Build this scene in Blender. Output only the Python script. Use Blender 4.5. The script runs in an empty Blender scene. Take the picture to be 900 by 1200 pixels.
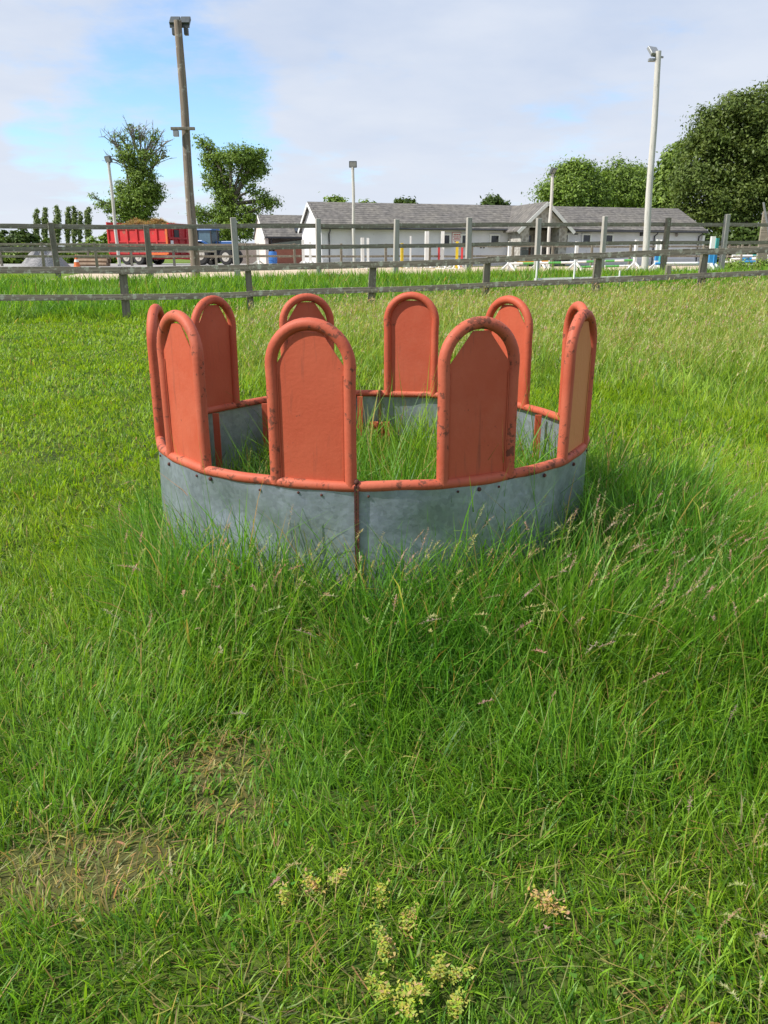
import bpy, math, random
import numpy as np
from mathutils import Vector, Matrix

SC = bpy.context.scene
COL = SC.collection
rad = math.radians

# ------------------------------------------------------------------ camera model
H_EYE = 1.45
F = 903.0
PITCH = math.atan(300.0 / F)
CP, SP = math.cos(PITCH), math.sin(PITCH)


def zat(py, Y):
    """height of a point seen at picture row py when it stands at distance Y"""
    t = (600.0 - py) / F
    return H_EYE + Y * (t * CP - SP) / (CP + t * SP)


def xat(px, Y, z=1.0):
    return (px - 450.0) / F * (Y * CP - (z - H_EYE) * SP)


def W(px, py, Y):
    z = zat(py, Y)
    return Vector((xat(px, Y, z), Y, z))


def sstep(t):
    t = np.clip(t, 0.0, 1.0)
    return t * t * (3 - 2 * t)


_tab = np.random.RandomState(11).rand(256, 256)


def vnoise(x, y, s, seed=0):
    x = np.asarray(x, float) / s + seed * 17.31
    y = np.asarray(y, float) / s + seed * 9.77
    xi = np.floor(x).astype(int); yi = np.floor(y).astype(int)
    fx = x - xi; fy = y - yi
    fx = fx * fx * (3 - 2 * fx); fy = fy * fy * (3 - 2 * fy)
    a = _tab[xi & 255, yi & 255]; b = _tab[(xi + 1) & 255, yi & 255]
    c = _tab[xi & 255, (yi + 1) & 255]; d = _tab[(xi + 1) & 255, (yi + 1) & 255]
    return (a * (1 - fx) + b * fx) * (1 - fy) + (c * (1 - fx) + d * fx) * fy


def yfence_a(X):
    return 18.9 + 0.158 * (np.asarray(X, float) + 6.13)


def yfence_b(X):
    return 26.0 + 0.315 * (np.asarray(X, float) + 10.5)


def gz(X, Y):
    """height of the ground"""
    X = np.asarray(X, float); Y = np.asarray(Y, float)
    Xc = np.clip(X, -30, 30)
    ya = yfence_a(Xc); yb = yfence_b(Xc)
    ga = 0.44 * np.clip((X + 6.0) / 14.5, 0, 1.25) ** 1.3
    gb = 0.55 + 0.22 * sstep((X + 10.5) / 25.0)
    t1 = sstep((Y - 8.0) / (ya - 8.0))
    t2 = sstep((Y - ya) / (yb - ya))
    t3 = sstep((Y - yb) / 9.0)
    z = ga * t1
    z = z + (gb - z) * t2
    z = z + (0.82 - z) * t3
    near = 1 - sstep((Y - 14) / 8)
    z = z + near * 0.03 * (vnoise(X, Y, 0.9, 3) - 0.5) + near * 0.012 * (vnoise(X, Y, 0.23, 4) - 0.5)
    return z


def g1(x, y):
    return float(gz(x, y))


# ------------------------------------------------------------------ materials
def new_mat(name):
    m = bpy.data.materials.new(name)
    m.use_nodes = True
    nt = m.node_tree
    b = nt.nodes['Principled BSDF']
    return m, nt, b


def N(nt, typ, **kw):
    n = nt.nodes.new(typ)
    for k, v in kw.items():
        if k in ('operation', 'blend_type', 'data_type', 'attribute_name', 'noise_dimensions', 'feature', 'distance', 'wave_type', 'bands_direction', 'interpolation'):
            setattr(n, k, v)
        else:
            n.inputs[k].default_value = v
    return n


def ramp(nt, src, stops):
    r = nt.nodes.new('ShaderNodeValToRGB')
    e = r.color_ramp.elements
    while len(e) < len(stops):
        e.new(0.5)
    for i, (p, c) in enumerate(stops):
        e[i].position = p
        e[i].color = (c[0], c[1], c[2], 1) if hasattr(c, '__len__') else (c, c, c, 1)
    nt.links.new(src, r.inputs[0])
    return r.outputs[0]


def mixc(nt, fac, a, b, mode='MIX'):
    m = nt.nodes.new('ShaderNodeMixRGB')
    m.blend_type = mode
    for i, v in ((0, fac), (1, a), (2, b)):
        if isinstance(v, (int, float)):
            m.inputs[i].default_value = v
        elif hasattr(v, '__len__'):
            m.inputs[i].default_value = (v[0], v[1], v[2], 1)
        else:
            nt.links.new(v, m.inputs[i])
    return m.outputs[0]


def coords(nt, scale=(1, 1, 1), kind='Object'):
    tc = nt.nodes.new('ShaderNodeTexCoord')
    mp = nt.nodes.new('ShaderNodeMapping')
    mp.inputs['Scale'].default_value = scale
    nt.links.new(tc.outputs[kind], mp.inputs[0])
    return mp.outputs[0]


def noise(nt, vec, scale, detail=4, rough=0.55):
    n = nt.nodes.new('ShaderNodeTexNoise')
    n.inputs['Scale'].default_value = scale
    n.inputs['Detail'].default_value = detail
    n.inputs['Roughness'].default_value = rough
    if vec is not None:
        nt.links.new(vec, n.inputs['Vector'])
    return n.outputs['Fac']


def bump(nt, b, h, strength=0.3, dist=0.01):
    n = nt.nodes.new('ShaderNodeBump')
    n.inputs['Strength'].default_value = strength
    n.inputs['Distance'].default_value = dist
    nt.links.new(h, n.inputs['Height'])
    nt.links.new(n.outputs[0], b.inputs['Normal'])


def mottled(name, c1, c2, scale=8.0, rough=0.7, c3=None, t3=0.62, s3=20.0, metallic=0.0, bumpy=0.2, bscale=40.0, stretch=(1, 1, 1), spec=0.4, bdist=0.01):
    m, nt, b = new_mat(name)
    v = coords(nt, stretch)
    f = ramp(nt, noise(nt, v, scale, 5), [(0.32, 0), (0.68, 1)])
    c = mixc(nt, f, c1, c2)
    if c3 is not None:
        f3 = ramp(nt, noise(nt, v, s3, 6, 0.65), [(t3, 0), (t3 + 0.05, 1)])
        c = mixc(nt, f3, c, c3)
    nt.links.new(c, b.inputs['Base Color'])
    b.inputs['Roughness'].default_value = rough
    b.inputs['Metallic'].default_value = metallic
    b.inputs['Specular IOR Level'].default_value = spec
    if bumpy > 0:
        bump(nt, b, noise(nt, v, bscale, 4), bumpy, bdist)
    return m


def red_oxide(name, c1, c2, chips=0.64, streak=True):
    m, nt, b = new_mat(name)
    v = coords(nt)
    f = ramp(nt, noise(nt, v, 5.0, 5), [(0.3, 0), (0.7, 1)])
    c = mixc(nt, f, c1, c2)
    # faded chalky patches
    f2 = ramp(nt, noise(nt, v, 2.2, 6, 0.7), [(0.5, 0), (0.75, 1)])
    c = mixc(nt, mixc(nt, 0.4, (0, 0, 0), f2), c, (0.56, 0.17, 0.10))
    # vertical runs of rust
    vs = coords(nt, (34, 34, 3))
    fs = ramp(nt, noise(nt, vs, 1.0, 4), [(0.60, 0), (0.74, 1)])
    c = mixc(nt, mixc(nt, 0.5, (0, 0, 0), fs), c, (0.16, 0.055, 0.035))
    # chips
    n26 = noise(nt, v, 30.0, 8, 0.72)
    patch = ramp(nt, noise(nt, v, 4.5, 3, 0.5), [(0.35, 0.0), (0.72, 0.16)])
    sm = nt.nodes.new('ShaderNodeMath'); sm.operation = 'ADD'; nt.links.new(n26, sm.inputs[0]); nt.links.new(patch, sm.inputs[1])
    f3 = ramp(nt, sm.outputs[0], [(chips, 0), (chips + 0.025, 1)])
    rustc = mixc(nt, noise(nt, v, 70, 3), (0.055, 0.026, 0.02), (0.20, 0.07, 0.04))
    c = mixc(nt, mixc(nt, 0.85, (0, 0, 0), f3), c, rustc)
    nt.links.new(c, b.inputs['Base Color'])
    rr = mixc(nt, f3, (0.62, 0.62, 0.62), (0.88, 0.88, 0.88))
    nt.links.new(rr, b.inputs['Roughness'])
    b.inputs['Specular IOR Level'].default_value = 0.35
    hh = mixc(nt, f3, noise(nt, v, 60, 3), (0.0, 0.0, 0.0))
    bump(nt, b, hh, 0.25, 0.004)
    return m


def galvanised():
    m, nt, b = new_mat('galvanised_steel')
    v = coords(nt)
    vs = coords(nt, (9, 9, 0.7))
    f = ramp(nt, noise(nt, vs, 1.0, 5), [(0.3, 0), (0.7, 1)])
    c = mixc(nt, f, (0.27, 0.31, 0.375), (0.39, 0.435, 0.515))
    f2 = ramp(nt, noise(nt, v, 3.0, 6, 0.7), [(0.42, 0), (0.7, 1)])
    c = mixc(nt, mixc(nt, 0.3, (0, 0, 0), f2), c, (0.19, 0.225, 0.265))
    vor = nt.nodes.new('ShaderNodeTexVoronoi'); vor.inputs['Scale'].default_value = 55
    nt.links.new(v, vor.inputs['Vector'])
    vb = nt.nodes.new('ShaderNodeRGBToBW'); nt.links.new(vor.outputs['Color'], vb.inputs[0])
    c = mixc(nt, 0.16, c, vb.outputs[0], 'OVERLAY')
    fr = ramp(nt, noise(nt, vs, 2.3, 5), [(0.70, 0), (0.78, 1)])
    c = mixc(nt, mixc(nt, 0.5, (0, 0, 0), fr), c, (0.28, 0.17, 0.09))
    nt.links.new(c, b.inputs['Base Color'])
    b.inputs['Metallic'].default_value = 0.62
    r = ramp(nt, noise(nt, v, 7, 4), [(0.3, 0.33), (0.7, 0.52)])
    nt.links.new(r, b.inputs['Roughness'])
    bump(nt, b, noise(nt, v, 7, 4), 0.35, 0.02)
    return m


def leaf_mat(name, trans=0.35, rough=0.5, spec=0.3):
    m, nt, b = new_mat(name)
    a = nt.nodes.new('ShaderNodeAttribute'); a.attribute_name = 'tint'
    nt.links.new(a.outputs['Color'], b.inputs['Base Color'])
    b.inputs['Roughness'].default_value = rough
    b.inputs['Specular IOR Level'].default_value = spec
    t = nt.nodes.new('ShaderNodeBsdfTranslucent')
    g = mixc(nt, 1.0, a.outputs['Color'], (1.25, 1.25, 0.6), 'MULTIPLY')
    nt.links.new(g, t.inputs['Color'])
    mx = nt.nodes.new('ShaderNodeMixShader'); mx.inputs[0].default_value = trans
    nt.links.new(b.outputs[0], mx.inputs[1]); nt.links.new(t.outputs[0], mx.inputs[2])
    nt.links.new(mx.outputs[0], nt.nodes['Material Output'].inputs['Surface'])
    return m


def old_wood(name, c1, c2, lichen=(0.33, 0.34, 0.27), axis=2, lt=0.58):
    m, nt, b = new_mat(name)
    s = [14, 14, 14]; s[axis] = 0.8
    v = coords(nt); vs = coords(nt, tuple(s))
    f = ramp(nt, noise(nt, vs, 1.5, 6), [(0.3, 0), (0.7, 1)])
    c = mixc(nt, f, c1, c2)
    f3 = ramp(nt, noise(nt, v, 6.0, 7, 0.7), [(lt, 0), (lt + 0.07, 1)])
    c = mixc(nt, f3, c, lichen)
    f4 = ramp(nt, noise(nt, vs, 3.0, 4), [(0.62, 0), (0.7, 1)])
    c = mixc(nt, mixc(nt, 0.7, (0, 0, 0), f4), c, (0.05, 0.045, 0.035))
    nt.links.new(c, b.inputs['Base Color'])
    b.inputs['Roughness'].default_value = 0.9
    b.inputs['Specular IOR Level'].default_value = 0.2
    bump(nt, b, noise(nt, vs, 3, 5), 0.6, 0.01)
    return m


def plain(name, c, rough=0.6, metallic=0.0, spec=0.4):
    dk = tuple(x * 0.8 for x in c)
    return mottled(name, c, dk, 6.0, rough, metallic=metallic, bumpy=0.0, spec=spec)


def roof_mat():
    m, nt, b = new_mat('roof_tiles')
    v = coords(nt, (1, 1, 1))
    br = nt.nodes.new('ShaderNodeTexBrick')
    br.inputs['Scale'].default_value = 1.0
    br.inputs['Brick Width'].default_value = 60.0
    br.inputs['Row Height'].default_value = 0.30
    br.inputs['Mortar Size'].default_value = 0.045
    br.inputs['Mortar Smooth'].default_value = 0.4
    br.inputs['Color1'].default_value = (0.125, 0.115, 0.107, 1)
    br.inputs['Color2'].default_value = (0.145, 0.133, 0.123, 1)
    br.inputs['Mortar'].default_value = (0.035, 0.033, 0.032, 1)
    nt.links.new(v, br.inputs['Vector'])
    f = ramp(nt, noise(nt, v, 0.9, 6, 0.7), [(0.35, 0), (0.7, 1)])
    c = mixc(nt, mixc(nt, 0.5, (0, 0, 0), f), br.outputs['Color'], (0.21, 0.19, 0.155))
    vt = coords(nt, (2.6, 3.2, 0.2))
    ft = ramp(nt, noise(nt, vt, 1.3, 3, 0.6), [(0.35, 0.62), (0.65, 1.25)])
    c = mixc(nt, 1.0, c, ft, 'MULTIPLY')
    nt.links.new(c, b.inputs['Base Color'])
    b.inputs['Roughness'].default_value = 0.85
    bump(nt, b, br.outputs['Fac'], -0.6, 0.03)
    return m


def rubble_mat():
    m, nt, b = new_mat('rubble_stone')
    v = coords(nt)
    vo = nt.nodes.new('ShaderNodeTexVoronoi'); vo.inputs['Scale'].default_value = 4.0
    nt.links.new(v, vo.inputs['Vector'])
    c = mixc(nt, 0.5, mixc(nt, vo.outputs['Color'], (0.16, 0.145, 0.13), (0.42, 0.38, 0.33)), (0.27, 0.25, 0.23))
    f = ramp(nt, vo.outputs['Distance'], [(0.35, 0), (0.55, 1)])
    c = mixc(nt, f, c, (0.42, 0.40, 0.37))
    nt.links.new(c, b.inputs['Base Color'])
    b.inputs['Roughness'].default_value = 0.9
    return m


M = {}
M['red'] = red_oxide('red_oxide_paint', (0.42, 0.070, 0.030), (0.49, 0.100, 0.048), 0.69)
M['red_worn'] = red_oxide('red_oxide_paint_worn', (0.41, 0.074, 0.035), (0.49, 0.118, 0.062), 0.65)
M['red_plate'] = red_oxide('red_oxide_plate', (0.44, 0.078, 0.034), (0.49, 0.100, 0.047), 0.765)
M['bounce_plate'] = mottled('bounce_tan_paint', (0.56, 0.20, 0.065), (0.60, 0.24, 0.09), 2.0, 0.75, (0.2, 0.08, 0.04), 0.68, 24)  # tan base colour paints in light reflected up from the grass
M['rust'] = mottled('rusty_iron', (0.05, 0.02, 0.016), (0.11, 0.036, 0.024), 30, 0.9, (0.24, 0.075, 0.04), 0.62, 40)
M['galv'] = galvanised()
M['grass'] = leaf_mat('grass_blades', 0.48, 0.45, 0.32)
M['leaf'] = leaf_mat('tree_leaves', 0.3, 0.5, 0.25)
M['weed'] = leaf_mat('weed_leaves', 0.3, 0.6, 0.2)
M['bark'] = mottled('bark', (0.09, 0.075, 0.055), (0.16, 0.14, 0.11), 6, 0.95, (0.2, 0.2, 0.15), 0.6, 9, bumpy=0.6)
M['twig'] = mottled('bare_twigs', (0.15, 0.13, 0.10), (0.22, 0.2, 0.17), 3, 0.9, bumpy=0)
M['fence_a'] = old_wood('lichen_rail_wood', (0.13, 0.115, 0.09), (0.30, 0.265, 0.21), (0.40, 0.41, 0.33), 0, 0.53)
M['fence_post'] = old_wood('old_post_wood', (0.13, 0.115, 0.09), (0.26, 0.235, 0.185), (0.34, 0.35, 0.27), 2, 0.57)
M['fence_b'] = old_wood('grey_rail_wood', (0.15, 0.135, 0.105), (0.32, 0.285, 0.225), (0.36, 0.36, 0.28), 0, 0.55)
M['post_pale'] = old_wood('pale_post_wood', (0.30, 0.28, 0.25), (0.45, 0.43, 0.39), (0.50, 0.48, 0.43), 2, 0.62)
M['pole_wood'] = old_wood('pole_wood', (0.14, 0.105, 0.08), (0.30, 0.25, 0.20), (0.38, 0.35, 0.29), 2, 0.57)
M['pole_pale'] = old_wood('pale_pole', (0.46, 0.44, 0.40), (0.60, 0.58, 0.54), (0.62, 0.61, 0.56), 2, 0.6)
M['lamp_metal'] = plain('lamp_metal', (0.10, 0.11, 0.11), 0.5, 0.4)
M['lamp_pale'] = plain('lamp_metal_pale', (0.34, 0.35, 0.35), 0.45, 0.5)
M['lamp_glass'] = plain('lamp_glass', (0.20, 0.22, 0.24), 0.1)
M['white'] = mottled('white_paint', (0.78, 0.78, 0.76), (0.68, 0.68, 0.65), 4, 0.6, bumpy=0)
M['render'] = mottled('white_render', (0.70, 0.69, 0.71), (0.61, 0.60, 0.625), 0.9, 0.85, (0.42, 0.41, 0.40), 0.66, 2.5, stretch=(1, 1, 0.35), bumpy=0.15)
M['render_low'] = mottled('pale_plinth', (0.58, 0.57, 0.56), (0.50, 0.49, 0.48), 1.5, 0.85, bumpy=0)
M['pink_render'] = mottled('pinkish_render', (0.70, 0.62, 0.57), (0.62, 0.53, 0.48), 1.2, 0.85, bumpy=0)
M['roof'] = roof_mat()
M['stone'] = rubble_mat()
M['gutter'] = plain('dark_gutter', (0.055, 0.055, 0.06), 0.5)
M['glass'] = plain('dark_glass', (0.02, 0.024, 0.03), 0.08, 0, 0.6)
M['door'] = mottled('brown_door', (0.16, 0.075, 0.04), (0.11, 0.05, 0.03), 3, 0.6, bumpy=0)
M['terracotta'] = mottled('terracotta_board', (0.42, 0.16, 0.10), (0.36, 0.13, 0.085), 1.5, 0.8, bumpy=0)
M['greenboard'] = mottled('grey_green_board', (0.27, 0.30, 0.25), (0.22, 0.25, 0.21), 2, 0.8, bumpy=0)
M['brownwall'] = mottled('dull_block', (0.31, 0.27, 0.24), (0.24, 0.21, 0.19), 1.2, 0.9, bumpy=0)
M['trailer'] = mottled('trailer_red', (0.58, 0.035, 0.035), (0.46, 0.03, 0.03), 2, 0.5, (0.33, 0.11, 0.07), 0.6, 1.6, bumpy=0, spec=0.4)
M['trailer_dark'] = mottled('trailer_red_end', (0.46, 0.025, 0.03), (0.40, 0.02, 0.025), 2, 0.45, bumpy=0)
M['orange'] = plain('orange_paint', (0.70, 0.16, 0.04), 0.5)
M['straw'] = leaf_mat('straw_stalks', 0.2, 0.8, 0.1)
M['tyre'] = plain('tyre_rubber', (0.035, 0.034, 0.033), 0.85)
M['rimpaint'] = plain('pale_wheel', (0.52, 0.48, 0.42), 0.6)
M['tractor'] = plain('tractor_blue', (0.022, 0.095, 0.29), 0.35, 0, 0.5)
M['dark'] = plain('dark_metal', (0.04, 0.04, 0.042), 0.6)
M['cabglass'] = plain('cab_glass', (0.09, 0.15, 0.19), 0.08, 0, 0.6)
M['yellow'] = plain('yellow_paint', (0.72, 0.52, 0.03), 0.5)
M['blue'] = plain('blue_paint', (0.04, 0.28, 0.62), 0.5)
M['teal'] = plain('teal_paint', (0.07, 0.40, 0.38), 0.5)
M['jgreen'] = plain('green_paint', (0.12, 0.42, 0.10), 0.5)
M['jred'] = plain('red_paint', (0.60, 0.05, 0.05), 0.5)
M['jorange'] = plain('amber_paint', (0.72, 0.33, 0.03), 0.5)
M['gravel'] = mottled('gravel_heap', (0.17, 0.165, 0.165), (0.30, 0.29, 0.29), 9, 0.95, (0.38, 0.37, 0.36), 0.62, 16, bumpy=0.8, bscale=12, bdist=0.05)
M['log'] = mottled('log_wood', (0.20, 0.13, 0.085), (0.30, 0.22, 0.15), 6, 0.9, bumpy=0.3)
M['barrel'] = plain('blue_plastic', (0.05, 0.18, 0.50), 0.4)
M['sand'] = mottled('arena_sand', (0.46, 0.36, 0.25), (0.55, 0.44, 0.32), 0.7, 0.95, (0.36, 0.27, 0.18), 0.62, 2.0, bumpy=0.3, bscale=6)
M['road'] = mottled('yard_surface', (0.26, 0.25, 0.235), (0.34, 0.33, 0.31), 1.0, 0.95, bumpy=0)
M['signred'] = plain('sign_red', (0.58, 0.10, 0.10), 0.6)


def ground_mat():
    m, nt, b = new_mat('field_soil_and_turf')
    v = coords(nt)
    f = ramp(nt, noise(nt, v, 3.0, 7, 0.7), [(0.35, 0), (0.65, 1)])
    nearc = mixc(nt, f, (0.032, 0.048, 0.013), (0.085, 0.115, 0.022))
    f2 = ramp(nt, noise(nt, v, 9.0, 5, 0.7), [(0.6, 0), (0.7, 1)])
    nearc = mixc(nt, f2, nearc, (0.10, 0.075, 0.04))
    ff = ramp(nt, noise(nt, v, 0.35, 8, 0.75), [(0.35, 0), (0.65, 1)])
    farc = mixc(nt, ff, (0.085, 0.15, 0.02), (0.17, 0.21, 0.05))
    sx = nt.nodes.new('ShaderNodeSeparateXYZ'); nt.links.new(v, sx.inputs[0])
    mr = nt.nodes.new('ShaderNodeMapRange')
    mr.inputs['From Min'].default_value = 12; mr.inputs['From Max'].default_value = 30
    nt.links.new(sx.outputs['Y'], mr.inputs['Value'])
    c = mixc(nt, mr.outputs[0], nearc, farc)
    # two worn earthy patches and a scuffed line in the turf
    at = nt.nodes.new('ShaderNodeAttribute'); at.attribute_name = 'worn'
    f5 = noise(nt, v, 14.0, 5, 0.7)
    soil = mixc(nt, f5, (0.07, 0.052, 0.026), (0.19, 0.135, 0.07))
    c = mixc(nt, mixc(nt, 0.4, (0, 0, 0), at.outputs['Fac']), c, soil)
    nt.links.new(c, b.inputs['Base Color'])
    b.inputs['Roughness'].default_value = 1.0
    b.inputs['Specular IOR Level'].default_value = 0.1
    bump(nt, b, noise(nt, v, 30, 5), 0.5, 0.02)
    return m


M['ground'] = ground_mat()

# ------------------------------------------------------------------ mesh helpers


class MB:
    def __init__(s):
        s.v = []; s.f = []; s.m = []; s.cur = 0

    def mat(s, i):
        s.cur = i; return s

    def _add(s, vs, fs):
        o = len(s.v)
        s.v += [tuple(p) for p in vs]
        for f in fs:
            s.f.append([i + o for i in f]); s.m.append(s.cur)

    def box(s, c, size, rz=0.0, rot=None, taper=1.0):
        x, y, z = (d / 2 for d in size)
        R = rot if rot is not None else Matrix.Rotation(rz, 3, 'Z')
        vs = []
        for dz in (-1, 1):
            k = taper if dz > 0 else 1.0
            for dx, dy in ((-1, -1), (1, -1), (1, 1), (-1, 1)):
                vs.append(Vector(c) + R @ Vector((dx * x * k, dy * y * k, dz * z)))
        s._add(vs, [(3, 2, 1, 0), (4, 5, 6, 7), (0, 1, 5, 4), (1, 2, 6, 5), (2, 3, 7, 6), (3, 0, 4, 7)])
        return s

    def bar(s, a, b, w, h):
        """beam of rectangular section between a and b"""
        a = Vector(a); b = Vector(b); d = b - a; L = d.length; d.normalize()
        up = Vector((0, 0, 1)) if abs(d.z) < 0.95 else Vector((0, 1, 0))
        sd = d.cross(up).normalized(); u = sd.cross(d)
        R = Matrix((d, sd, u)).transposed()
        return s.box((a + b) / 2, (L, w, h), rot=R)

    def tube(s, pts, r, n=10, closed=False, cap=True):
        pts = [Vector(p) for p in pts]; k = len(pts)
        rs = r if hasattr(r, '__len__') else [r] * k
        prev = None; rings = []
        for i, p in enumerate(pts):
            if closed:
                d = pts[(i + 1) % k] - pts[i - 1]
            else:
                d = pts[min(i + 1, k - 1)] - pts[max(i - 1, 0)]
            d.normalize()
            if prev is None:
                up = Vector((0, 0, 1)) if abs(d.z) < 0.9 else Vector((1, 0, 0))
                a = d.cross(up).normalized()
            else:
                a = (prev - d * prev.dot(d)).normalized()
            prev = a; b = d.cross(a)
            rings.append([p + (a * math.cos(t) + b * math.sin(t)) * rs[i] for t in [2 * math.pi * j / n for j in range(n)]])
        vs = [q for r_ in rings for q in r_]; fs = []
        for i in range(k if closed else k - 1):
            i2 = (i + 1) % k
            for j in range(n):
                j2 = (j + 1) % n
                fs.append((i * n + j, i2 * n + j, i2 * n + j2, i * n + j2))
        if cap and not closed:
            fs.append(tuple(range(n))[::1]); fs.append(tuple((k - 1) * n + j for j in range(n))[::-1])
        s._add(vs, fs); return s

    def prism(s, poly, t, fn):
        """poly: 2D outline; fn(u,v,w) gives the point; w in -t/2..t/2"""
        k = len(poly)
        vs = [fn(u, v, -t / 2) for u, v in poly] + [fn(u, v, t / 2) for u, v in poly]
        fs = [tuple(range(k))[::-1], tuple(range(k, 2 * k))]
        for i in range(k):
            j = (i + 1) % k
            fs.append((i, j, k + j, k + i))
        s._add(vs, fs); return s

    def ball(s, c, r, n=8, m=6, sc=(1, 1, 1)):
        vs = [Vector(c) + Vector((0, 0, r * sc[2]))]
        for i in range(1, m):
            a = math.pi * i / m
            for j in range(n):
                b = 2 * math.pi * j / n
                vs.append(Vector(c) + Vector((r * sc[0] * math.sin(a) * math.cos(b), r * sc[1] * math.sin(a) * math.sin(b), r * sc[2] * math.cos(a))))
        vs.append(Vector(c) - Vector((0, 0, r * sc[2])))
        fs = []
        for j in range(n):
            fs.append((0, 1 + j, 1 + (j + 1) % n))
            for i in range(m - 2):
                a = 1 + i * n
                fs.append((a + j, a + n + j, a + n + (j + 1) % n, a + (j + 1) % n))
            fs.append((len(vs) - 1, 1 + (m - 2) * n + (j + 1) % n, 1 + (m - 2) * n + j))
        s._add(vs, fs); return s

    def build(s, name, mats, parent=None, smooth=False, bevel=0.0, loc=None, rz=0.0):
        me = bpy.data.meshes.new(name)
        me.from_pydata(s.v, [], s.f)
        if not isinstance(mats, (list, tuple)):
            mats = [mats]
        for m in mats:
            me.materials.append(m)
        me.polygons.foreach_set('material_index', s.m)
        if smooth:
            me.polygons.foreach_set('use_smooth', [True] * len(s.f))
        me.update()
        import bmesh as _b
        bm = _b.new(); bm.from_mesh(me); _b.ops.recalc_face_normals(bm, faces=bm.faces); bm.to_mesh(me); bm.free()
        if smooth:
            me.set_sharp_from_angle(angle=rad(40))
        o = bpy.data.objects.new(name, me); COL.objects.link(o)
        if parent is not None:
            o.parent = parent
        if loc is not None:
            o.location = loc
        o.rotation_euler.z = rz
        if bevel > 0:
            bv = o.modifiers.new('edge', 'BEVEL'); bv.width = bevel; bv.segments = 2; bv.limit_method = 'ANGLE'
        return o


def tag(o, label, cat, group=None, kind=None):
    if label: o['label'] = label
    if cat: o['category'] = cat
    if group: o['group'] = group
    if kind: o['kind'] = kind
    return o


def thing(name, label, cat, loc=(0, 0, 0), rz=0.0, group=None):
    o = bpy.data.objects.new(name, None); COL.objects.link(o)
    o.location = loc; o.rotation_euler.z = rz; o.empty_display_size = 0.2
    return tag(o, label, cat, group)


def copy_tree(o, parent=None):
    c = o.copy(); COL.objects.link(c); c.parent = parent
    for ch in list(o.children):
        copy_tree(ch, c)
    return c


def np_mesh(name, verts, faces_list, mat, tint=None, parent=None, extra=None, smooth=False):
    """verts (N,3); faces_list: list of int arrays (k, nverts)"""
    me = bpy.data.meshes.new(name)
    me.vertices.add(len(verts))
    me.vertices.foreach_set('co', np.ascontiguousarray(verts, dtype=np.float32).ravel())
    loops = np.concatenate([f.ravel() for f in faces_list]).astype(np.int32)
    sizes = np.concatenate([np.full(len(f), f.shape[1], np.int32) for f in faces_list])
    starts = np.concatenate([[0], np.cumsum(sizes)[:-1]]).astype(np.int32)
    me.loops.add(len(loops)); me.loops.foreach_set('vertex_index', loops)
    me.polygons.add(len(sizes)); me.polygons.foreach_set('loop_start', starts)
    if smooth:
        me.polygons.foreach_set('use_smooth', np.ones(len(sizes), bool))
    me.materials.append(mat)
    if tint is not None:
        at = me.attributes.new('tint', 'FLOAT_COLOR', 'POINT')
        c4 = np.ones((len(verts), 4), np.float32); c4[:, :3] = tint
        at.data.foreach_set('color', c4.ravel())
    for k, arr in (extra or {}).items():
        at = me.attributes.new(k, 'FLOAT', 'POINT'); at.data.foreach_set('value', arr.astype(np.float32))
    me.update(); me.validate()
    o = bpy.data.objects.new(name, me); COL.objects.link(o)
    if parent is not None:
        o.parent = parent
    return o


# ------------------------------------------------------------------ layout constants
FX, FY, FR = -0.055, 3.91, 1.06      # the ring feeder
RIM_Z = 0.607
WORN = [(-0.535, 1.95, 0.21, 0.13), (-0.74, 1.54, 0.20, 0.16), (-0.25, 2.55, 0.09, 0.17), (-0.42, 1.74, 0.13, 0.06)]


def worn(X, Y):
    w = np.zeros_like(np.asarray(X, float))
    for x0, y0, rx, ry in WORN:
        d = np.sqrt(((X - x0) / rx) ** 2 + ((Y - y0) / ry) ** 2) + 0.7 * (vnoise(X, Y, 0.07, 8) - 0.5)
        w = np.maximum(w, 1 - sstep((d - 0.5) / 0.8))
    return w


# ------------------------------------------------------------------ ground
def make_ground():
    xs = np.concatenate([[-2500, -1200, -500, -200, -100, -60, -40], np.arange(-30, -6, 1.0), np.arange(-6, -1.2, 0.3), np.arange(-1.2, 1.2, 0.05), np.arange(1.2, 6, 0.3), np.arange(6, 31, 1.0), [40, 60, 100, 200, 500, 1200, 2500]])
    ys = np.concatenate([[-400, -60, -20, -8, -3], np.arange(-1, 1.0, 0.25), np.arange(1.0, 3.0, 0.05), np.arange(3.0, 8, 0.25), np.arange(8, 50, 1.0), [55, 60, 70, 80, 100, 150, 250, 500, 1200, 3000]])
    X, Y = np.meshgrid(xs, ys)
    Z = gz(X, Y)
    V = np.stack([X, Y, Z], -1).reshape(-1, 3)
    nx, ny = len(xs), len(ys)
    i = np.arange(ny - 1)[:, None] * nx + np.arange(nx - 1)[None, :]
    f = np.stack([i, i + 1, i + nx + 1, i + nx], -1).reshape(-1, 4)
    o = np_mesh('ground', V, [f], M['ground'], extra={'worn': worn(V[:, 0], V[:, 1])}, smooth=True)
    tag(o, None, None, kind='structure')


make_ground()


def sheet(name, poly_fn, xs, ys, mat, lift):
    X, Y = np.meshgrid(xs, ys)
    Y = poly_fn(X, Y)
    V = np.stack([X, Y, gz(X, Y) + lift], -1).reshape(-1, 3)
    nx, ny = len(xs), len(ys)
    i = np.arange(ny - 1)[:, None] * nx + np.arange(nx - 1)[None, :]
    f = np.stack([i, i + 1, i + nx + 1, i + nx], -1).reshape(-1, 4)
    o = np_mesh(name, V, [f], mat); tag(o, None, None, kind='structure'); return o


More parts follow.
